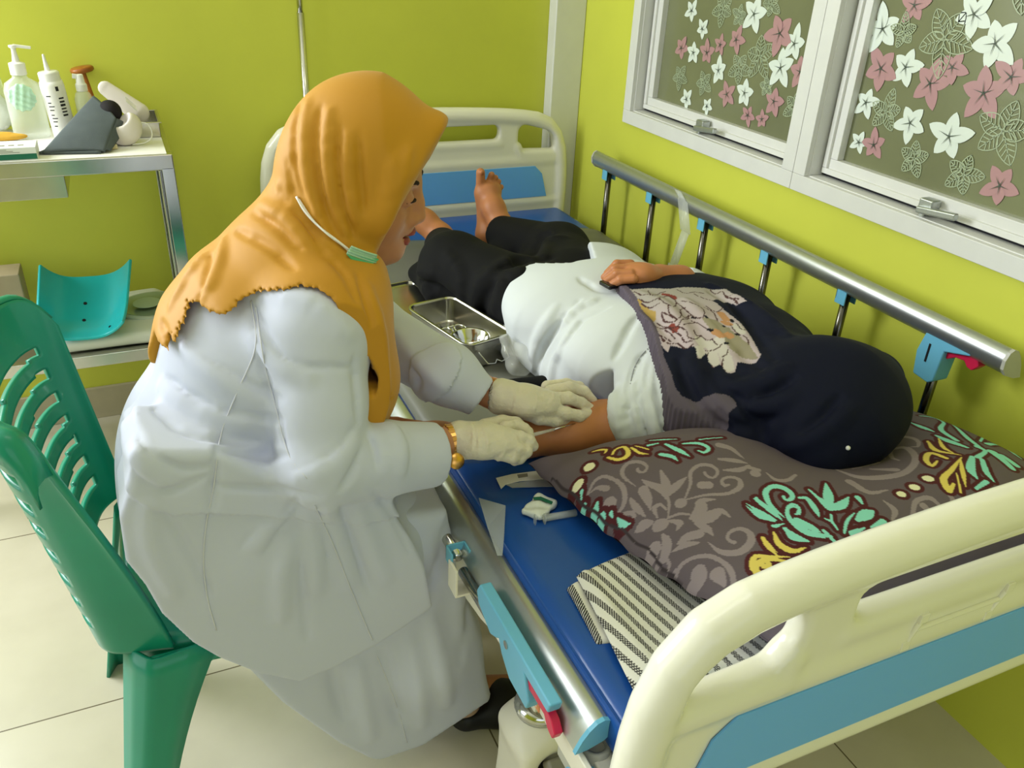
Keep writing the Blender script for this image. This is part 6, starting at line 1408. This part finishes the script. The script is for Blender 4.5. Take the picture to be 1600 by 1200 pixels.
lines = [G6(L) for L in [[(400,150),(470,200),(530,225),(545,170),(470,135),(400,140),(400,165)],[(545,180),(640,260),(720,320),(790,320),(790,250),(700,190),(600,170)],[(700,100),(800,150),(930,190),(960,240),(900,265),(820,220)],[(800,225),(880,270),(915,330),(920,350)],
 [(420,280),(480,300),(560,330),(520,365),(450,350),(420,300)],[(480,210),(490,290),(560,330),(600,300),(590,250),(640,225)],[(580,270),(620,310),(680,300)],[(380,370),(480,410),(560,400),(600,345),(670,330)],[(370,400),(450,420),(520,440),(600,480)],[(430,500),(480,560),(560,560),(640,610),(700,570)],
 [(370,480),(420,480),(500,540)],[(560,400),(640,440),(660,500),(720,520),(770,490)],[(620,380),(720,370),(780,400),(820,420)],[(710,430),(730,480),(770,480)],[(770,490),(830,525),(880,515)],[(880,520),(915,565)],[(820,620),(900,605),(960,560)],[(835,640),(830,700),(880,770)],[(960,680),(1000,660),(1010,610)],[(970,700),(960,760),(1000,810)],
 [(170,90),(240,130),(300,110),(360,130)],[(220,160),(300,190),(400,150)],[(240,200),(330,240),(400,190)],[(300,80),(330,120),(400,110),(450,90)],[(560,70),(640,110),(720,90),(800,110)],[(860,80),(900,110),(960,90),(1000,130),(1060,110)],[(1000,140),(1060,160),(1100,200)],[(1110,160),(1060,150)],[(1030,380),(1080,440),(1120,470)],[(1120,470),(1180,500),(1200,560)],[(1090,380),(1140,430),(1180,430)],
 [(660,300),(670,340),(720,370)],[(340,470),(400,480),(440,540)],[(600,500),(640,540),(700,530)],[(450,440),(500,470),(540,510)]]]
LS = [spline([tuple(q[:2]) + (.0011,) for q in vn.snaps(L)], 4 * len(L)) for L in lines]
blob = lambda L, r: [spline([tuple(q[:2]) + (r,) for q in vn.snaps(G6(l))], max(3, 3 * len(l))) for l in L]
redb = blob([[(440,120),(520,130),(540,150)],[(510,400),(540,450)],[(520,430),(560,420)],[(1150,960),(1170,980)]], .0045) + blob([[(80,170),(110,190)]], .004)
orb = blob([[(950,290),(1000,340)],[(980,360),(1020,380)],[(900,440),(960,480)],[(1010,470),(1030,490)]], .007)
whb = blob([[(870,640),(890,730)],[(1000,690),(1020,780)],[(850,560),(870,590)],[(960,600),(980,640)],[(760,600),(780,660)],[(1090,400),(1130,450)],[(760,520),(800,560)],[(930,530),(950,560)]], .0085)
blk = blob([[(700,325),(720,330)],[(810,310),(830,325)],[(840,430),(870,435)],[(970,395),(985,400)],[(1045,340),(1055,365)],[(1090,475),(1110,485)],[(990,545),(1005,550)]], .0028)
def navycol(V):
    xy = V[:, :2]; c = np.tile(srgb('0B0F24'), (len(V), 1)); lo_ = srgb('9A928C')
    f = poly_sd(FL, xy[:, 0], xy[:, 1]) < 0; top = V[:, 2] > .66; f &= top
    c[f] = lo_; 
    pk_ = np.clip((1.16 - xy[:, 1]) / .12, 0, 1)[:, None]; c[f] = (srgb('A29B94') * (1 - pk_) + srgb('B5A6AA') * pk_)[f]
    g = f & (poly_sd(GR2, xy[:, 0], xy[:, 1]) < 0); c[g] = srgb('8F8770')
    y_ = f & (poly_sd(YE, xy[:, 0], xy[:, 1]) < 0); c[y_] = srgb('A58A4E')
    c[f & (sdist(xy, whb) < 0)] = srgb('C4BDB6'); c[f & (sdist(xy, orb) < 0)] = srgb('B5865E'); c[f & (sdist(xy, redb) < 0)] = srgb('7E3A34'); c[f & (sdist(xy, blk) < 0)] = srgb('14131C')
    c[f & (sdist(xy, LS) < 0)] = srgb('4A3030')
    # mauve lining shows along the near edge
    e_ = A_(edge)[:, :2]; d = sdist(xy, [np.c_[e_[::4], np.full(len(e_[::4]), .0)]]); w_ = np.interp(-xy[:, 1], [-1.30, -1.15, -1.0, -.93, -.88, -.84], [.010, .008, .007, .010, .016, .018]); c[(d < w_) & (V[:, 2] < .80)] = srgb('5D5460')
    return c
nh = vol_put('hijab', vn, pat, mat('printed_hijab_cloth', 'FFFFFF', .75, spec=.2, attr='Col', bump=.2, bscale=1200, bdist=.0003), smooth=1, colf=navycol)
q = vn.snap(1325, 700); b_ = MB(); b_.lathe([(.0035 * math.sin(a), -.0035 * math.cos(a)) for a in np.linspace(.01, math.pi - .01, 8)], q, n=12); put('pin', b_.me(), nh, [M_wplas], smooth=True)
ph_ = pZ(968, 441, .752); b_ = MB(); b_.box(ph_, (.075, .034, .009), rot('z', 8)); put('mobile_phone', b_.me(), None, [mat('black_glass', '0C0A0C', .15, coat=.4)], bevel=.003, label='small black phone under the hand resting on the belly', cat='phone')

# loose things by the tray
pb = pZ(812, 560, .60)
v = Vol(pb - (.07, .07, .06), pb + (.07, .07, .07), .003); v.ell(pb + (0, 0, -.005), (.030, .032, .030), k=.01); v.cap(pb + (0, 0, .0), pb + (-.02, .03, .030), .02, .012, k=.02); v.disp(lambda X, Y, Z: .003 * np.sin(150 * X + 60 * Z) * np.sin(120 * Z + 90 * Y)); v.cut((0, 0, MS + .001), (0, 0, -1)); vol_put('plastic_bag', v, None, mat('bag_film_clear', 'E6E8E0', .1, alpha=.30, spec=.8), label='small crumpled clear plastic bag between the tray and the white shirt', cat='bag')
kp_ = pZ(838, 600, .58)
v = Vol(kp_ - (.09, .06, .04), kp_ + (.08, .06, .05), .003); v.cap(kp_ + (-.045, .012, -.002), kp_ + (.03, -.01, .0), .016, .022, k=.01, flat=(0, 0, 1), fs=.8); v.cut((0, 0, MS + .001), (0, 0, -1)); vol_put('black_pouch', v, None, M_trous, label='soft black cloth pouch behind the farther gloved hand', cat='pouch')
